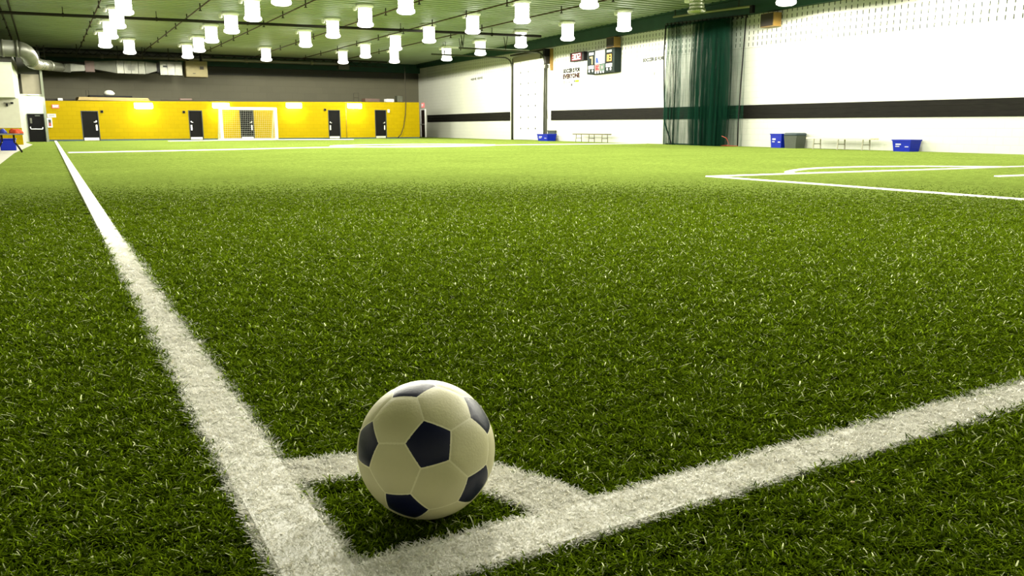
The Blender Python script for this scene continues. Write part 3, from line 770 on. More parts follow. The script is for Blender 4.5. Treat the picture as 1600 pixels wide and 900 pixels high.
for x in (0.95, 4.0, 7.2, 10.5, 13.2, 17.2):
    y = 34.6 - (x + 0.9) * 2.6 / 20.4
    bm = bmesh.new(); tube(bm, [(x, y, 4.58), (x, y, 4.86)], 0.014, 6); tube(bm, [(x - 0.03, y, 4.58), (x + 0.03, y, 4.58)], 0.075, 8)
    link_mesh('hanger', bm, M['pipe_dark'], e)
# far joist truss
e = empty('roof_truss', (0, 51.7, 0), 0, 'dark steel joist with zigzag webs across the far end', 'truss')
boxo('top_chord', -1.0, 19.8, -0.06, 0.06, 4.76, 4.85, M['truss'], e)
boxo('bottom_chord', -1.0, 19.8, -0.05, 0.05, 4.46, 4.51, M['truss'], e)
x = -0.9
while x < 19.4:
    bm = bmesh.new(); tube(bm, [(x, 0, 4.50), (x + 0.3, 0, 4.77), (x + 0.6, 0, 4.50)], 0.022, 5); link_mesh('web', bm, M['truss'], e); x += 0.6
e = empty('header_pipe', (0, 51.2, 0), 0, 'long grey pipe under the far joist, ending in a box', 'pipe')
tubeo('pipe', [(0.2, 0, 4.44), (17.0, 0, 4.56)], 0.095, M['pipe_grey'], e, 10)
for x in (3.1, 6.9, 10.8, 14.7):
    bm = bmesh.new(); z = 4.44 + 0.12 * (x - 0.2) / 16.8; tube(bm, [(x - 0.07, 0, z), (x + 0.07, 0, z)], 0.13, 10); link_mesh('coupling', bm, M['pipe_grey'], e)
boxo('end_box', 16.35, 17.05, -0.12, 0.12, 4.22, 4.52, M['galv_dull'], e, 0.01)
e = empty('vent_stack', (0.05, 50.4, 4.5), 0, 'small bracket frame hanging beside the big duct elbow', 'bracket')
bm = bmesh.new(); box(bm, -0.05, 0.0, -0.03, 0.03, -0.35, 0.35); box(bm, 0.28, 0.33, -0.03, 0.03, -0.35, 0.35)
for z in (-0.25, 0.0, 0.22): box(bm, 0, 0.28, -0.03, 0.03, z, z + 0.06)
link_mesh('bracket_bars', bm, M['galv_dull'], e)
o = boxo('sheet_duct', 0.3, 9.0, 52.2, 52.6, 4.66, 4.835, M['galv']); tag(o, 'pale flat sheet duct above the far joist', 'duct')

# big round duct with elbows
e = empty('round_duct', (0, 0, 0), 0, 'big shiny round duct with elbows in the upper left corner', 'duct')
def ringed(name, pts, r, parent, m=None, n=18): return tubeo(name, pts, r, m or M['galv'], parent, n)
ringed('straight_run', [(-5.5, 34.2, 3.42), (-0.62, 34.6, 3.36)], 0.285, e, M['galv_dull'])
for xx, yy_, zz in ((-1.02, 34.57, 3.365), (-0.58, 34.6, 3.36)):
    ringed('collar', [(xx - 0.04, yy_, zz), (xx + 0.04, yy_, zz)], 0.305, e, M['galv'])
ringed('elbow', arc((-0.60, 34.6, 3.36), (-0.25, 34.65, 3.34), (-0.22, 35.2, 3.05), 8), 0.27, e)
ringed('lower_elbow', arc((-0.22, 35.2, 3.05), (-0.20, 36.4, 2.98), (0.02, 39.0, 3.14), 8), [0.26, 0.25, 0.24, 0.235, 0.23, 0.225, 0.22, 0.215, 0.21], e)
ringed('branch_run', [(0.02, 39.0, 3.14), (0.42, 44.5, 3.45)], 0.22, e)
ringed('collar', [(0.0, 38.9, 3.13), (0.03, 39.2, 3.15)], 0.24, e)
ringed('end_elbow', arc((0.42, 44.5, 3.45), (0.62, 46.2, 3.52), (0.98, 48.2, 3.62), 6), 0.22, e)
ringed('collar', [(0.43, 44.4, 3.45), (0.45, 44.8, 3.47)], 0.25, e)
# hvac train at the far wall, each piece a thing bolted to the next
YD = 49.0
def frustum(name, x0, x1, za0, za1, zb0, zb1, d0, d1, m, parent):
    v = [(x0, YD - d0, za0), (x0, YD + d0, za0), (x0, YD + d0, za1), (x0, YD - d0, za1), (x1, YD - d1, zb0), (x1, YD + d1, zb0), (x1, YD + d1, zb1), (x1, YD - d1, zb1)]
    f = [(0, 1, 2, 3), (4, 7, 6, 5), (0, 4, 5, 1), (1, 5, 6, 2), (2, 6, 7, 3), (3, 7, 4, 0)]
    return raw_mesh(name, v, f, m, parent)
e = empty('air_duct', (0, 0, 0), 0, 'grey sheet metal duct train hung above the yellow wall', 'duct')
frustum('reducer', 0.98, 1.45, 3.45, 3.80, 3.42, 3.86, 0.2, 0.25, M['galv_dull'], e)
frustum('short_duct', 1.45, 2.12, 3.47, 3.86, 3.52, 3.80, 0.25, 0.25, M['galv'], e)
frustum('flange_plate', 2.12, 2.55, 3.47, 4.02, 3.47, 4.02, 0.34, 0.34, M['rust'], e)
frustum('transition', 2.55, 3.58, 3.62, 4.00, 3.44, 4.08, 0.26, 0.4, M['galv_dull'], e)
for k in range(4):
    xa = 3.60 + k * 0.345
    frustum('casing_panel', xa, xa + 0.325, 3.44, 4.08, 3.44, 4.08, 0.42, 0.42, M['galv'], e)
boxo('access_door', 4.12, 4.46, YD - 0.44, YD - 0.42, 3.60, 3.86, M['galv_dull'], e)
frustum('transition', 4.98, 5.55, 3.44, 4.08, 3.62, 4.02, 0.42, 0.3, M['galv_dull'], e)
frustum('flexible_collar', 5.55, 5.69, 3.55, 4.05, 3.55, 4.05, 0.32, 0.32, M['black'], e)
for k in range(3):
    xa = 5.70 + k * 0.375
    frustum('filter_panel', xa, xa + 0.36, 3.42, 4.12, 3.42, 4.12, 0.42, 0.42, M['galv'], e)
for xx in (1.8, 3.7, 4.9, 6.2): boxo('hanger_strap', xx, xx + 0.04, YD - 0.02, YD + 0.02, 3.7, 4.86, M['truss'], e)
boxo('latch', 5.85, 6.05, YD - 0.45, YD - 0.42, 3.82, 3.90, M['black'], e)
e = empty('air_handler', (7.56, YD, 3.36), 0, 'beige air handling unit at the end of the duct train', 'air unit')
boxo('casing', -0.56, 0.56, -0.42, 0.42, 0.0, 0.84, M['beige_unit'], e, 0.015)
boxo('side_panel', -0.52, 0.08, -0.435, -0.42, 0.05, 0.78, M['beige_unit'], e)
boxo('control_box', 0.16, 0.36, -0.47, -0.42, 0.40, 0.56, M['pipe_dark'], e)
boxo('vent_slot', -0.22, -0.08, -0.445, -0.435, 0.16, 0.20, M['pipe_dark'], e)
bm = bmesh.new(); box(bm, -0.4, -0.36, -0.3, 0.3, 0.84, 1.5); box(bm, 0.30, 0.34, -0.3, 0.3, 0.84, 1.5); link_mesh('hanger_strap', bm, M['truss'], e)

# ================================================================== THINGS ON THE YELLOW WALL AND ITS LEDGE
def exit_sign(loc, rz, label, wd=0.30, h=0.17):
    e = empty('exit_sign', loc, rz, label, 'sign')
    boxo('sign_box', -wd/2, wd/2, -0.06, 0.0, -h/2, h/2, M['exit_red'], e, 0.01)
    text_o('sign_letters', 'EXIT', h * 0.75, M['exit_pale'], e, (0, -0.063, 0), (PI/2, 0, 0), wd * 0.8)
exit_sign(far_frame(0.54, 1.62), FW_ROT, 'red exit sign on the yellow wall near the left recess')
exit_sign(wall_frame(52.7, 2.14), RW_ROT, 'red exit sign above the brown door on the white wall', 0.46, 0.30)
e = empty('notice_sign', far_frame(0.36, 1.19), FW_ROT, 'white rectangular notice left of the first black door', 'sign')
boxo('sign_plate', -0.20, 0.16, -0.02, 0, -0.08, 0.08, M['label_white'], e)
bm = bmesh.new()
for z in (0.035, 0.0, -0.035): box(bm, -0.15, 0.11, -0.024, -0.02, z - 0.006, z + 0.006)
link_mesh('printed_lines', bm, M['ink_grey'], e)
e = empty('extinguisher_cabinet', far_frame(0.23, 0.86), FW_ROT, 'small white extinguisher cabinet under the notice', 'cabinet')
boxo('cabinet_box', -0.10, 0.10, -0.08, 0, -0.22, 0.22, M['white_paint'], e, 0.01)
boxo('cabinet_window', -0.06, 0.06, -0.09, -0.08, -0.17, 0.15, M['frame'], e)
boxo('extinguisher', -0.045, 0.045, -0.10, -0.09, -0.16, 0.0, mat('extinguisher_red', (0.25, 0.02, 0.015), 0.4), e)
for (x, z, lab) in ((2.50, 1.40, 'small dark speaker box right of the first black door'), (13.9, 1.63, 'small dark box left of the fourth black door'), (6.3, 1.42, 'small grey box left of the second black door')):
    e = empty('wall_box', far_frame(x, z), FW_ROT, lab, 'wall box'); boxo('box_body', -0.06, 0.06, -0.07, 0, -0.06, 0.06, M['frame'], e, 0.008); boxo('box_face', -0.045, 0.045, -0.075, -0.07, -0.045, 0.045, M['ink'], e)
e = empty('alarm_light', far_frame(17.85, 1.60), FW_ROT, 'small white alarm light beside the fifth black door', 'alarm')
boxo('alarm_base', -0.06, 0.06, -0.05, 0, -0.09, 0.09, M['white_paint'], e, 0.01); boxo('alarm_lens', -0.04, 0.04, -0.10, -0.05, -0.05, 0.05, M['label_white'], e, 0.01)
o = tubeo('hanging_cable', [(18.92, 46.55, 4.20), (18.95, 46.57, 2.1), (18.9, 46.56, 1.4), (18.75, 46.5, 0.7), (18.55, 46.44, 0.25), (18.3, 46.4, 0.03)], 0.022, M['pipe_dark']); tag(o, 'dark cable hanging down the yellow wall near its right end', 'cable')
o = tubeo('conduit_drop', [(13.75+1.4, 46.3, ytop(15.1)), (15.15, 46.3, 0.05)], 0.016, M['wood']); tag(o, 'thin conduit running down the yellow wall beside a door', 'pipe')
# ledge clutter
def ledge(x, d): p = far_frame(x); return Vector((p.x, p.y + d, ytop(x) + 0.024))
e = empty('plywood_stack', ledge(3.1, 0.7), FW_ROT, 'stack of tan boards lying on the yellow wall ledge', 'boards')
for k in range(3): boxo('board', -1.62 + 0.02 * k, 1.6 - 0.03 * k, -0.55, 0.5, 0.052 * k, 0.052 * k + 0.047, M['plywood'], e)
o = boxo('rolled_mat', -1.0, 0.95, -0.4, 0.2, 0.0, 0.10, M['black'], bev=0.03); o.location = ledge(3.1, 0.8) + Vector((-0.1, 0, 0.155)); o.rotation_euler = (0, 0, FW_ROT); tag(o, 'dark flat mat lying on the tan boards', 'mat')
o = latheo('white_bundle', [(0.05, 0), (0.22, 0.03), (0.26, 0.12), (0.18, 0.22), (0.06, 0.26)], mat('grey_bundle', (0.35, 0.35, 0.30), 0.8), None, 14, True); o.location = ledge(2.9, 0.75) + Vector((0.05, 0, 0.258)); tag(o, 'pale round bundle on top of the dark mat', 'bundle')
e = empty('wire_chair_frame', ledge(2.0, 1.05) + Vector((0, 0, 0.155)), 0, 'thin dark upright frame standing on the tan boards', 'frame')
bm = bmesh.new(); tube(bm, [(-0.06, 0, 0), (-0.06, 0, 0.36), (0.06, 0, 0.36), (0.06, 0, 0)], 0.015, 6); link_mesh('frame_tube', bm, M['pipe_dark'], e)
o = boxo('dark_plank', -0.62, 0.62, -0.1, 0.1, 0, 0.09, M['pipe_dark']); o.location = ledge(0.78, 0.7); o.rotation_euler = (0, 0, FW_ROT); tag(o, 'dark plank on the ledge above the exit sign', 'plank')
o = boxo('white_carton', -0.10, 0.10, -0.1, 0.1, 0, 0.11, M['label_white']); o.location = ledge(0.78, 0.35); tag(o, 'tiny white carton at the left end of the ledge', 'box')
o = boxo('steel_rail', -1.6, 1.3, -0.05, 0.05, 0, 0.05, M['pipe_dark']); o.location = ledge(6.9, 0.5); o.rotation_euler = (0, 0, FW_ROT); tag(o, 'dark rail on the ledge left of the goal', 'rail')
o = boxo('rolled_net', -0.3, 0.35, -0.12, 0.12, 0, 0.16, M['rust'], bev=0.05); o.location = ledge(6.6, 1.3) + Vector((0, 0, 0.0)); tag(o, 'brown rolled bundle on the ledge above the second door', 'bundle')
o = boxo('white_carton', -0.24, 0.24, -0.2, 0.2, 0, 0.17, M['label_white'], bev=0.01); o.location = ledge(18.1, 0.5); tag(o, 'white carton on the right end of the yellow ledge', 'box')
o = boxo('grey_carton', -0.17, 0.17, -0.2, 0.2, 0, 0.36, M['galv_dull'], bev=0.01); o.location = ledge(18.75, 0.5); tag(o, 'grey upright carton beside the white carton on the ledge', 'box')
o = boxo('dark_crate', -0.5, 0.42, -0.25, 0.25, 0, 0.19, M['rust'], bev=0.01); o.location = ledge(17.0, 0.6); o.rotation_euler = (0, 0, FW_ROT); tag(o, 'dark crate on the ledge above the fifth door', 'crate')
e = empty('stool_frame', ledge(16.1, 0.8), 0, 'thin dark stool frame standing on the right ledge', 'stool')
bm = bmesh.new(); tube(bm, [(-0.14, 0, 0), (-0.14, 0, 0.5), (0.16, 0, 0.52), (0.16, 0, 0)], 0.018, 6); tube(bm, [(-0.14, 0, 0.25), (0.16, 0, 0.25)], 0.015, 6); link_mesh('stool_tube', bm, M['pipe_dark'], e)

# ================================================================== FAR GOAL
e = empty('soccer_goal', (9.12, 43.55, 0), 0, 'white soccer goal with net in front of the yellow wall', 'goal')
gx0, gx1, gz = -1.36, 1.36, 1.58
for x in (gx0, gx1): boxo('goal_post', x - 0.07, x + 0.07, -0.07, 0.07, 0.0, gz, M['cream_post'], e, 0.03)
boxo('crossbar', gx0 - 0.07, gx1 + 0.07, -0.07, 0.07, gz - 0.07, gz + 0.07, M['cream_post'], e, 0.03)
gd = 1.05
for x in (gx0, gx1):
    tubeo('stay', [(x, 0, gz), (x, 0.35, gz - 0.05), (x, gd, 0.04)], 0.035, M['cream_post'], e, 8)
    tubeo('ground_bar', [(x, 0, 0.04), (x, gd, 0.04)], 0.035, M['cream_post'], e, 8)
tubeo('ground_bar', [(gx0, gd, 0.04), (gx1, gd, 0.04)], 0.035, M['cream_post'], e, 8)
bm = bmesh.new(); cell = 0.105
def strand(a, b, r=0.0024): tube(bm, [a, b], r, 3, False)
nx = int((gx1 - gx0) / cell)
for i in range(nx + 1):
    x = gx0 + (gx1 - gx0) * i / nx
    strand((x, 0.35, gz - 0.05), (x, gd, 0.04)); strand((x, 0, gz), (x, 0.35, gz - 0.05))
nz = 15
for k in range(nz + 1):
    t = k / nz; y = 0.35 + (gd - 0.35) * t; z = gz - 0.05 + (0.04 - gz + 0.05) * t
    strand((gx0, y, z), (gx1, y, z))
    for x in (gx0, gx1): strand((x, 0, z), (x, y, z))
for x in (gx0, gx1):
    for k in range(1, 10):
        y = gd * k / 10; zt = gz - 0.05 if y < 0.35 else gz - 0.05 + (0.04 - gz + 0.05) * (y - 0.35) / (gd - 0.35)
        strand((x, y, 0.04), (x, y, zt))
o = link_mesh('goal_net', bm, M['label_white'], e); o['label'] = 'white square mesh goal net'

# ================================================================== RIGHT WALL THINGS
def on_wall(name, y, z, label, cat, off=0.006, group=None): return empty(name, wall_frame(y, z, off), RW_ROT, label, cat, group)
# scoreboard: y 30.55..28.35, z 2.95..3.93
e = on_wall('scoreboard', 29.45, 3.405, 'dark green scoreboard with amber digits high on the white wall', 'scoreboard')
W2, H2 = 1.10, 0.49
boxo('cabinet', -W2, W2, -0.34, 0.0, -H2, H2, M['score_green'], e, 0.01)
FY = -0.342
boxo('advert_panel', -0.42, 0.36, FY - 0.012, FY, -0.10, 0.47, mat('advert_white', (0.3, 0.3, 0.3), 0.6, spec=0.1), e, 0.01)
v = [(-0.34, FY - 0.016, -0.05), (-0.12, FY - 0.016, -0.05), (-0.22, FY - 0.016, 0.17), (-0.34, FY - 0.016, 0.17)]
raw_mesh('blue_sail', v, [(0, 1, 2, 3)], M['blue_print'], e)
raw_mesh('violet_mark', [(0.02, FY - 0.016, 0.05), (0.06, FY - 0.016, 0.02), (0.13, FY - 0.016, 0.08), (0.06, FY - 0.016, 0.05)], [(0, 1, 2, 3)], M['violet_print'], e)
raw_mesh('violet_mark', [(0.19, FY - 0.016, -0.03), (0.29, FY - 0.016, -0.03), (0.27, FY - 0.016, 0.09), (0.25, FY - 0.016, 0.0)], [(0, 1, 2, 3)], M['violet_print'], e)
boxo('sponsor_panel', -0.42, 0.36, FY - 0.010, FY, -0.40, -0.12, mat('grey_green_print', (0.045, 0.075, 0.055), 0.6, spec=0.1), e)
boxo('red_patch', -0.42, -0.04, FY - 0.014, FY - 0.010, -0.40, -0.12, mat('pink_print', (0.30, 0.12, 0.11), 0.6, spec=0.1), e)
text_o('patch_letters', 'GC', 0.26, mat('red_print', (0.2, 0.008, 0.014), 0.6, spec=0.1), e, (-0.23, FY - 0.016, -0.26), (PI/2, 0, 0), 0.28)
boxo('red_dot', 0.12, 0.21, FY - 0.016, FY - 0.010, -0.30, -0.20, M['digit_red'], e)
seven_seg('home_digit', '7', 0.22, 0.32, 0.06, M['digit_dim'], e, (-0.74, FY, 0.08))
boxo('digit_window', 0.50, 0.92, FY - 0.006, FY, -0.08, 0.28, M['ink'], e)
seven_seg('guest_digit', '0', 0.15, 0.28, 0.05, M['digit_amber'], e, (0.61, FY - 0.006, 0.10))
seven_seg('guest_digit', '3', 0.15, 0.28, 0.05, M['digit_amber'], e, (0.81, FY - 0.006, 0.10))
boxo('name_plate', -0.92, -0.56, FY - 0.008, FY, 0.31, 0.42, M['label_white'], e)
boxo('name_plate', 0.50, 0.88, FY - 0.008, FY, 0.33, 0.42, mat('pale_print', (0.2, 0.24, 0.2), 0.6), e)
boxo('name_plate', -0.98, -0.52, FY - 0.008, FY, -0.27, -0.13, M['label_white'], e)
boxo('name_plate', 0.46, 0.92, FY - 0.008, FY, -0.27, -0.13, M['label_white'], e)
for x in (-0.90, -0.62, -0.36, -0.16, 0.06, 0.26, 0.56, 0.82):
    bm = bmesh.new(); lathe(bm, [(0.055, 0), (0.055, 0.008)], 10); bmesh.ops.rotate(bm, verts=bm.verts[:], matrix=Matrix.Rotation(PI/2, 3, 'X'))
    z = -0.355 if abs(x) > 0.5 else -0.445
    bmesh.ops.translate(bm, verts=bm.verts[:], vec=(x, FY, z if abs(x) > 0.5 else z + 0.01)); link_mesh('indicator_lamp', bm, M['label_white'], e)
# timer
e = on_wall('game_timer', 31.7, 3.77, 'red timer display reading 302 left of the scoreboard', 'timer')
boxo('timer_case', -0.62, 0.62, -0.20, 0, -0.19, 0.19, M['black'], e, 0.01)
boxo('timer_face', -0.46, 0.42, -0.206, -0.20, -0.16, 0.17, M['red_face'], e)
for k, ch in enumerate('302'): seven_seg('timer_digit', ch, 0.20, 0.26, 0.045, M['digit_white'], e, (-0.26 + 0.255 * k, -0.206, 0.005))
# speakers
for (y, z, lab) in ((28.65, 4.11, 'brown loudspeaker above the scoreboard'), (19.5, 3.98, 'brown loudspeaker right of the green net curtain')):
    e = on_wall('loudspeaker', y, z, lab, 'speaker', group='wall loudspeakers')
    boxo('speaker_cabinet', -0.30, 0.30, -0.38, -0.06, -0.21, 0.21, M['wood'], e, 0.01)
    boxo('grille', -0.27, 0.27, -0.395, -0.38, -0.19, 0.19, M['grille'], e)
    boxo('wall_bracket', -0.08, 0.08, -0.06, 0.0, -0.06, 0.06, M['black'], e)
# painted wording
e = on_wall('wall_slogan', 32.5, 3.10, 'SOCCER IS FOR EVERYONE lettering below the red timer', 'lettering', 0.003)
text_o('lettering', 'SOCCER IS FOR', 0.24, M['ink'], e, (0, 0, 0.12), (PI/2, 0, 0), 1.55, 0.001)
text_o('lettering', 'EVERYONE', 0.27, M['ink_red'], e, (-0.02, 0, -0.13), (PI/2, 0, 0), 1.55, 0.001)
bm = bmesh.new(); box(bm, -0.7, -0.66, -0.002, 0, -0.45, -0.3); box(bm, -0.56, -0.53, -0.002, 0, -0.45, -0.32); box(bm, -0.44, -0.41, -0.002, 0, -0.47, -0.32)
box(bm, -0.22, -0.17, -0.002, 0, -0.43, -0.36); box(bm, -0.02, 0.08, -0.002, 0, -0.58, -0.46); tube(bm, arc((-0.1, -0.001, -0.3), (0.2, -0.001, -0.28), (0.12, -0.001, -0.46), 6), 0.012, 4)
link_mesh('logo_figure', bm, M['ink'], e)
boxo('logo_patch', 0.34, 0.70, -0.002, 0, -0.42, -0.33, M['ink_green'], e); boxo('logo_dot', 0.24, 0.32, -0.002, 0, -0.40, -0.33, M['ink'], e)
e = on_wall('wall_slogan', 26.12, 3.16, 'SOCCER IS FOR EVERYONE lettering left of the green net curtain', 'lettering', 0.003)
text_o('lettering', 'SOCCER IS FOR', 0.18, M['ink_grey'], e, (0, 0, 0.10), (PI/2, 0, 0), 1.40, 0.001)
text_o('lettering', 'EVERYONE', 0.17, mat('very_faded_ink', (0.22, 0.23, 0.20), 0.8), e, (-0.1, 0, -0.10), (PI/2, 0, 0), 1.25, 0.001)
boxo('logo_figure', 0.12, 0.17, -0.002, 0, -0.50, -0.38, M['ink'], e)
e = on_wall('wall_wording', 43.5, 3.43, 'small dark wording high on the white wall near the far corner', 'lettering', 0.003)
for k in range(12):
    if k == 6: continue
    hh = 0.05 + 0.02 * ((k * 7) % 3)
    boxo('letter_mark', -0.86 + 0.145 * k, -0.86 + 0.145 * k + 0.085, -0.003, 0, -hh + 0.03 * (k / 12), hh * 0.6 + 0.03 * (k / 12), M['ink'], e)

# overhead door
e = on_wall('overhead_door', 36.75, 0, 'white sectional overhead door with ceiling tracks', 'overhead door')
hw = 1.82
for k in range(7):
    z0 = 0.03 + 0.565 * k
    bm = bmesh.new(); box(bm, -hw + 0.12, hw - 0.12, -0.07, -0.03, z0, z0 + 0.555, 0.006); link_mesh('door_section', bm, M['white_paint'], e)
for xx in (-0.85, 0.02, 0.82):
    for k in range(6):
        z0 = 0.59 + 0.565 * k
        bm = bmesh.new(); box(bm, xx - 0.035, xx + 0.035, -0.09, -0.07, z0 - 0.05, z0 + 0.05); link_mesh('hinge', bm, M['galv_dull'], e)
for xx in (-0.85, 0.02, 0.82): boxo('stile', xx - 0.012, xx + 0.012, -0.076, -0.07, 2.4, 3.95, M['pipe_dark'], e)
for s in (-1, 1):
    x = s * hw
    tubeo('track', [(x, -0.12, 0.0), (x, -0.12, 3.75)] + [tuple(p) for p in arc((x, -0.12, 3.8), (x, -0.14, 4.15), (x, -0.5, 4.22), 6)] + [(x, -4.6, 4.25)], 0.04, M['galv_dull'], e, 8)
boxo('jamb', -hw - 0.09, -hw - 0.03, -0.06, 0, 0, 4.2, M['galv_dull'], e); boxo('jamb', hw + 0.03, hw + 0.09, -0.06, 0, 0, 4.2, M['galv_dull'], e)
boxo('header_panel', -hw + 0.1, hw - 0.5, -0.1, -0.02, 3.98, 4.25, M['beige_panel'], e)
tubeo('torsion_shaft', [(-hw, -0.18, 4.34), (hw, -0.18, 4.34)], 0.045, M['pipe_dark'], e, 8)
boxo('opener_rail', 0.3, 0.38, -4.8, -0.2, 4.36, 4.44, M['white_paint'], e)
for yy_, xx in ((-3.9, -hw), (-3.9, 0.34), (-4.4, hw), (-2.2, hw)):
    bm = bmesh.new(); tube(bm, [(xx - 0.18, yy_, 4.85), (xx, yy_, 4.28)], 0.018, 6); tube(bm, [(xx + 0.18, yy_, 4.85), (xx, yy_, 4.28)], 0.018, 6); link_mesh('track_hanger', bm, M['pipe_dark'], e)
e = on_wall('door_opener', 34.40, 3.95, 'dark hoist motor with chain at the top right of the overhead door', 'motor')
boxo('backing_board', 0.02, 0.14, -0.12, 0, -0.62, 0.40, M['wood'], e)
boxo('motor_body', -0.22, 0.0, -0.40, -0.05, 0.05, 0.40, M['black'], e, 0.03)
boxo('gear_box', -0.16, 0.02, -0.34, -0.05, -0.30, 0.05, M['pipe_dark'], e, 0.03)
latheo('chain_wheel', [(0.11, -0.02), (0.11, 0.02)], M['galv'], e, 14).location = (-0.14, -0.3, -0.36)
tubeo('chain', [(-0.1, -0.3, -0.3), (-0.06, -0.28, -1.6), (-0.02, -0.2, -2.9)], 0.012, M['galv_dull'], e, 5)
bx = boxo('valve_box', -0.3, -0.12, -0.3, -0.1, -0.5, -0.34, M['galv'], e, 0.02)

# benches
def bench(y, z, ln, lab, m_top, m_leg, name):
    e = on_wall(name, y, 0, lab, 'bench', 0.42)
    for k in range(2): boxo('seat_plank', -ln/2, ln/2, -0.17 + 0.175 * k, -0.01 + 0.175 * k, z - 0.045, z, m_top, e, 0.006)
    for x in (-ln/2 + 0.28, 0.02, ln/2 - 0.28):
        bm = bmesh.new(); tube(bm, [(x, -0.15, 0), (x, -0.13, z - 0.035)], 0.018, 6); tube(bm, [(x, 0.15, 0), (x, 0.13, z - 0.035)], 0.018, 6); tube(bm, [(x, -0.14, z * 0.45), (x, 0.14, z * 0.45)], 0.013, 6)
        link_mesh('leg_frame', bm, m_leg, e)
bench(29.95, 0.37, 2.75, 'cream bench against the white wall below the scoreboard', mat('cream_plank', (0.075, 0.066, 0.018), 0.7, var=0.1), mat('cream_leg', (0.08, 0.072, 0.03), 0.7), 'wall_bench')
bench(16.15, 0.34, 2.35, 'long pale bench between the grey bin and the right blue box', mat('ivory_plank', (0.52, 0.48, 0.33), 0.6, var=0.04), mat('pale_leg', (0.28, 0.27, 0.2), 0.6), 'wall_bench')
# bins
def tub(name, y, wd, dp, h, lab, m, group=None, off=0.3, rim=True, marks=True):
    e = on_wall(name, y, 0, lab, 'bin', off, group)
    t = 0.86
    v = []
    for (k, z) in ((t, 0.0), (1.0, h)):
        for (sx, sy) in ((-1, -1), (1, -1), (1, 1), (-1, 1)): v.append((sx * wd/2 * k, sy * dp/2 * k, z))
    for (k, z) in ((0.93, h), (t - 0.06, 0.03)):
        for (sx, sy) in ((-1, -1), (1, -1), (1, 1), (-1, 1)): v.append((sx * wd/2 * k, sy * dp/2 * k, z))
    f = [(3, 2, 1, 0), (12, 13, 14, 15)]
    for a in (0, 4, 8):
        for i in range(4): f.append((a + i, a + (i + 1) % 4, a + 4 + (i + 1) % 4, a + 4 + i))
    raw_mesh('bin_body', v, f, m, e)
    if rim:
        bm = bmesh.new(); 
        for (x0, x1, y0, y1) in ((-wd/2 - .012, wd/2 + .012, -dp/2 - .012, -dp/2 + .012), (-wd/2 - .012, wd/2 + .012, dp/2 - .012, dp/2 + .012), (-wd/2 - .012, -wd/2 + .012, -dp/2, dp/2), (wd/2 - .012, wd/2 + .012, -dp/2, dp/2)):
            box(bm, x0, x1, y0, y1, h - 0.03, h + 0.004)
        link_mesh('bin_rim', bm, m, e)
    if marks:
        bm = bmesh.new(); box(bm, -wd * 0.30, -wd * 0.02, -dp/2 * 0.98, -dp/2 * 0.93 , h * 0.56, h * 0.66); box(bm, -wd * 0.30, -wd * 0.10, -dp/2 * 0.98, -dp/2 * 0.9, h * 0.40, h * 0.46)
        box(bm, wd * 0.20, wd * 0.38, -dp/2 * 0.97, -dp/2 * 0.9, h * 0.38, h * 0.44)
        o = link_mesh('printed_mark', bm, M['label_white'], e); o['label'] = 'white printed marks'
    return e
tub('recycling_bin', 18.68, 0.50, 0.40, 0.44, 'tall blue recycling bin standing left of the grey bin', M['blue_bin'])
e = tub('waste_bin', 18.06, 0.52, 0.42, 0.38, 'grey waste bin with rounded lid beside the blue bin', M['grey_bin'], rim=False, marks=False)
bm = bmesh.new(); box(bm, -0.275, 0.275, -0.225, 0.225, 0.37, 0.47, 0.045); link_mesh('bin_lid', bm, M['grey_lid'], e, True)
tub('recycling_box', 14.05, 0.58, 0.42, 0.31, 'low blue recycling box alone at the right of the white wall', M['blue_bin'], off=0.30)
tub('recycling_box', 34.1, 1.10, 0.5, 0.33, 'low blue recycling box beside the overhead door', M['blue_bin'], off=0.42)
e = on_wall('grey_tote', 34.22, 0, 'dark grey tote behind the blue box by the overhead door', 'bin', 0.04 + 0.03)
boxo('tote_body', -0.36, 0.36, -0.03, 0.03, 0.0, 0.44, M['grey_lid'], e); boxo('tote_lid', -0.40, 0.40, -0.05, 0.04, 0.44, 0.51, M['grey_bin'], e, 0.015)

# ================================================================== GREEN NET CURTAIN
def net_sheet(name, ya, yb, z0a, z1a, z0b, z1b, off, amp, freq, m, parent, seed, waist=0.0):
    r = random.Random(seed); n = 90; rows = 9; v, f = [], []
    ph = [r.uniform(0, 6.3) for _ in range(4)]
    for j in range(rows + 1):
        t = j / rows
        for i in range(n + 1):
            s = i / n; y = ya + (yb - ya) * s
            fold = amp * (math.sin(s * freq + ph[0]) + 0.5 * math.sin(s * freq * 2.3 + ph[1] + t) + 0.35 * math.sin(s * freq * 0.6 + ph[2]))
            yy_ = y + 0.05 * math.sin(s * freq * 1.3 + ph[3]) * (1 - t) - waist * (s - 0.5) * math.sin(PI * t) * 0.5
            z = (z0a + (z0b - z0a) * s) * (1 - t) + (z1a + (z1b - z1a) * s) * t
            if j == 0: z = max(0.0, z + 0.015 * math.sin(s * 40 + seed))
            q = wall_frame(yy_, z, off + fold * (1 - 0.35 * t)); v.append(tuple(q))
    for j in range(rows):
        for i in range(n):
            a = j * (n + 1) + i; f.append((a, a + 1, a + n + 2, a + n + 1))
    return raw_mesh(name, v, f, m, parent, True)
nc = empty('net_curtain', (0, 0, 0), 0, 'gathered dark green net curtain hanging before the white wall', 'net curtain')
ZT = lambda y: 4.18 + 0.045 * (y - 20.5)
net_sheet('net_fall', 24.75, 20.45, 0.01, ZT(24.75), 0.01, ZT(20.45), 0.40, 0.05, 60, M['net_thin'], nc, 1)
net_sheet('net_fall', 24.55, 23.85, 0.01, ZT(24.55), 0.01, ZT(23.85), 0.46, 0.05, 18, M['net_thick'], nc, 2, 0.2)
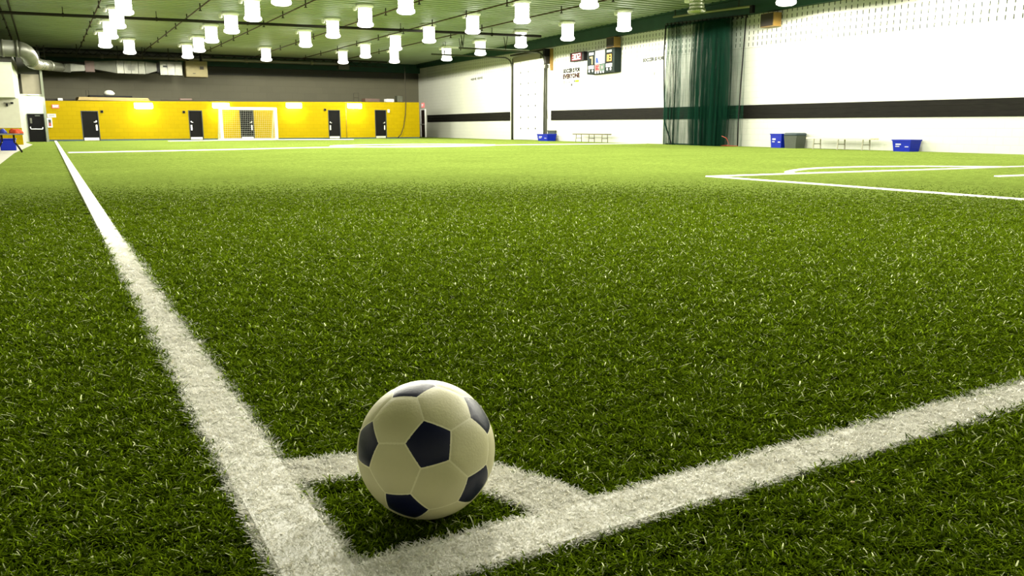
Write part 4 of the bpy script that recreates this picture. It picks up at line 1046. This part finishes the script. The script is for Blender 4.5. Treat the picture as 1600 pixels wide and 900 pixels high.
net_sheet('net_fall', 23.05, 20.95, 0.01, ZT(22.9), 0.01, ZT(20.95), 0.50, 0.06, 50, M['net_thick'], nc, 3, 0.3)
net_sheet('net_fall', 22.75, 21.05, 0.01, ZT(22.75), 0.01, ZT(21.05), 0.58, 0.06, 42, M['net_thick'], nc, 4, 0.3)
net_sheet('net_fall', 22.3, 21.15, 0.01, ZT(22.1), 0.01, ZT(21.15), 0.66, 0.06, 30, M['net_thick'], nc, 5, 0.2)
def npt(y, z, off): q = wall_frame(y, z, off); return (q.x, q.y, q.z)
tubeo('edge_rope', [npt(24.78, ZT(24.8), 0.42), npt(24.84, 3.4, 0.42), npt(24.75, 2.0, 0.42), npt(24.6, 0.8, 0.44), npt(24.15, 0.05, 0.46), npt(23.9, 0.02, 0.46)], 0.028, M['black'], nc, 6)
tubeo('edge_rope', [npt(20.43, ZT(20.4), 0.42), npt(20.52, 2.0, 0.42), npt(20.55, 0.8, 0.42), npt(20.5, 0.02, 0.44)], 0.022, M['black'], nc, 6)
tubeo('bottom_rope', [npt(24.5, 0.03, 0.45), npt(22.8, 0.03, 0.5), npt(21.0, 0.03, 0.5)], 0.03, M['net_thick'], nc, 6)
for k in range(20):
    y = 24.7 - k * 0.225
    bm = bmesh.new(); tube(bm, [npt(y, ZT(y) - 0.05, 0.42), npt(y - 0.05, ZT(y) + 0.06, 0.44), npt(y - 0.1, ZT(y) - 0.03, 0.44)], 0.022, 5); link_mesh('hook', bm, M['black'], nc)
tubeo('top_cable', [npt(24.8, ZT(24.8) + 0.05, 0.43), npt(20.4, ZT(20.4) + 0.05, 0.43)], 0.02, M['pipe_dark'], nc, 6)
e = empty('curtain_track', (0, 0, 0), 0, 'pale track bar above the green net curtain', 'track')
tubeo('track_bar', [npt(24.2, 4.60, 0.52), npt(22.6, 4.56, 0.52), npt(20.1, 4.46, 0.52)], 0.04, mat('track_paint', (0.16, 0.17, 0.08), 0.4, 0.3), e, 8)
boxo('track_end', -0.06, 0.06, -0.06, 0.06, -0.16, 0.08, M['black'], e).location = npt(20.05, 4.40, 0.52)
for y in (24.1, 22.5, 20.7):
    z = 4.46 + (y - 20.1) * 0.034; tubeo('track_hanger', [npt(y, z, 0.52), npt(y, 4.84, 0.52)], 0.018, M['pipe_dark'], e, 6)
o = tubeo('orange_cord', [npt(20.95, 0.35, 0.75), npt(20.75, 0.28, 0.72), npt(20.6, 0.06, 0.7), npt(20.9, 0.03, 0.8), npt(20.2, 0.03, 0.7)], 0.009, M['red_cord'], None, 6); tag(o, 'thin orange cord trailing from the net curtain', 'cord')

# ================================================================== TABLE AT THE LEFT
e = empty('folding_table', (-1.03, 24.75, 0), 0, 'grey topped folding table beside the left turf edge', 'table')
boxo('table_top', -0.9, 0.55, -0.40, 0.40, 0.445, 0.48, M['table_top'], e, 0.01)
for (x, y) in ((0.42, -0.33), (0.42, 0.33), (-0.05, -0.33), (-0.05, 0.33)):
    s = 1 if x > 0.2 else -1
    tubeo('leg', [(x - s * 0.10, y, 0.445), (x - s * 0.10, y, 0.27), (x - s * 0.02, y, 0.14), (x + s * 0.05, y, 0.0)], 0.014, M['black'], e, 6)
for x in (0.33, 0.04): tubeo('cross_bar', [(x, -0.33, 0.25), (x, 0.33, 0.25)], 0.011, M['black'], e, 6)
def cloth_heap(name, x, y, rx, ry, h, m, lab, seed):
    r = random.Random(seed); bm = bmesh.new(); bmesh.ops.create_icosphere(bm, subdivisions=3, radius=1.0)
    ph = [r.uniform(0, 6.3) for _ in range(6)]
    for v in bm.verts:
        c = v.co.copy(); k = 1 + 0.16 * math.sin(5 * c.x + ph[0]) * math.sin(4 * c.y + ph[1]) + 0.10 * math.sin(9 * c.x + 7 * c.z + ph[2])
        v.co = Vector((c.x * rx * k, c.y * ry * k, max(0.0, c.z) * h * k))
    o = link_mesh(name, bm, m, None, True); o.location = (x, y, 0.4805); tag(o, lab, 'cloth', 'training bibs on the table'); return o
cloth_heap('training_bib', -0.66, 24.62, 0.16, 0.15, 0.12, M['orange_cloth'], 'heap of orange bibs at the right end of the table', 1)
cloth_heap('training_bib', -0.93, 24.60, 0.09, 0.12, 0.115, M['blue_cloth'], 'heap of blue bibs left of the orange bibs', 2)
cloth_heap('training_bib', -1.15, 24.60, 0.09, 0.12, 0.06, M['white_cloth'], 'white cloth at the left of the blue bibs', 3)
cloth_heap('training_bib', -1.03, 24.86, 0.07, 0.07, 0.07, M['dark_cloth'], 'dark cloth behind the white cloth on the table', 4)
e = empty('storage_tub', (-0.93, 27.0, 0), 0, 'dark blue tub standing under the folding table', 'bin')
boxo('tub_body', -0.19, 0.19, -0.16, 0.16, 0.0, 0.30, M['blue_bin'], e, 0.02); boxo('tub_rim', -0.21, 0.21, -0.18, 0.18, 0.30, 0.33, M['blue_bin'], e, 0.01)
e = empty('cardboard_box', (-1.42, 27.3, 0), 0, 'brown cardboard box under the left end of the table', 'box')
boxo('box_body', -0.2, 0.26, -0.2, 0.2, 0.0, 0.40, M['cardboard'], e, 0.01); boxo('box_flap', -0.2, 0.26, -0.30, -0.2, 0.385, 0.395, M['cardboard'], e)
e = empty('wall_camera', (-0.98, 35.98, 1.52), 0, 'small dark bracket on the cream wall under the bulkhead', 'bracket')
boxo('bracket_arm', -0.25, 0.0, -0.12, -0.08, -0.01, 0.01, M['black'], e); boxo('bracket_head', -0.03, 0.06, -0.16, -0.06, -0.035, 0.035, M['black'], e); boxo('bracket_foot', -0.18, -0.12, -0.1, 0.0, -0.12, -0.02, M['black'], e)

# ================================================================== SMALL BITS ON THE TURF
def scrap(x, y, s, lab, seed):
    r = random.Random(seed); bm = bmesh.new(); bmesh.ops.create_icosphere(bm, subdivisions=1, radius=1.0)
    for v in bm.verts: v.co = Vector((v.co.x * s * r.uniform(0.8, 1.2), v.co.y * s * 0.7 * r.uniform(0.8, 1.2), v.co.z * s * 0.5))
    o = link_mesh('cream_chip', bm, M['chip'], None, False); o.location = (x, y, 0.018); tag(o, lab, 'chip')
scrap(1.155, 0.855, 0.0052, 'tiny cream chip on the turf below the goal line', 3)
scrap(0.775, 1.345, 0.0045, 'tiny cream chip on the turf right of the ball', 4)
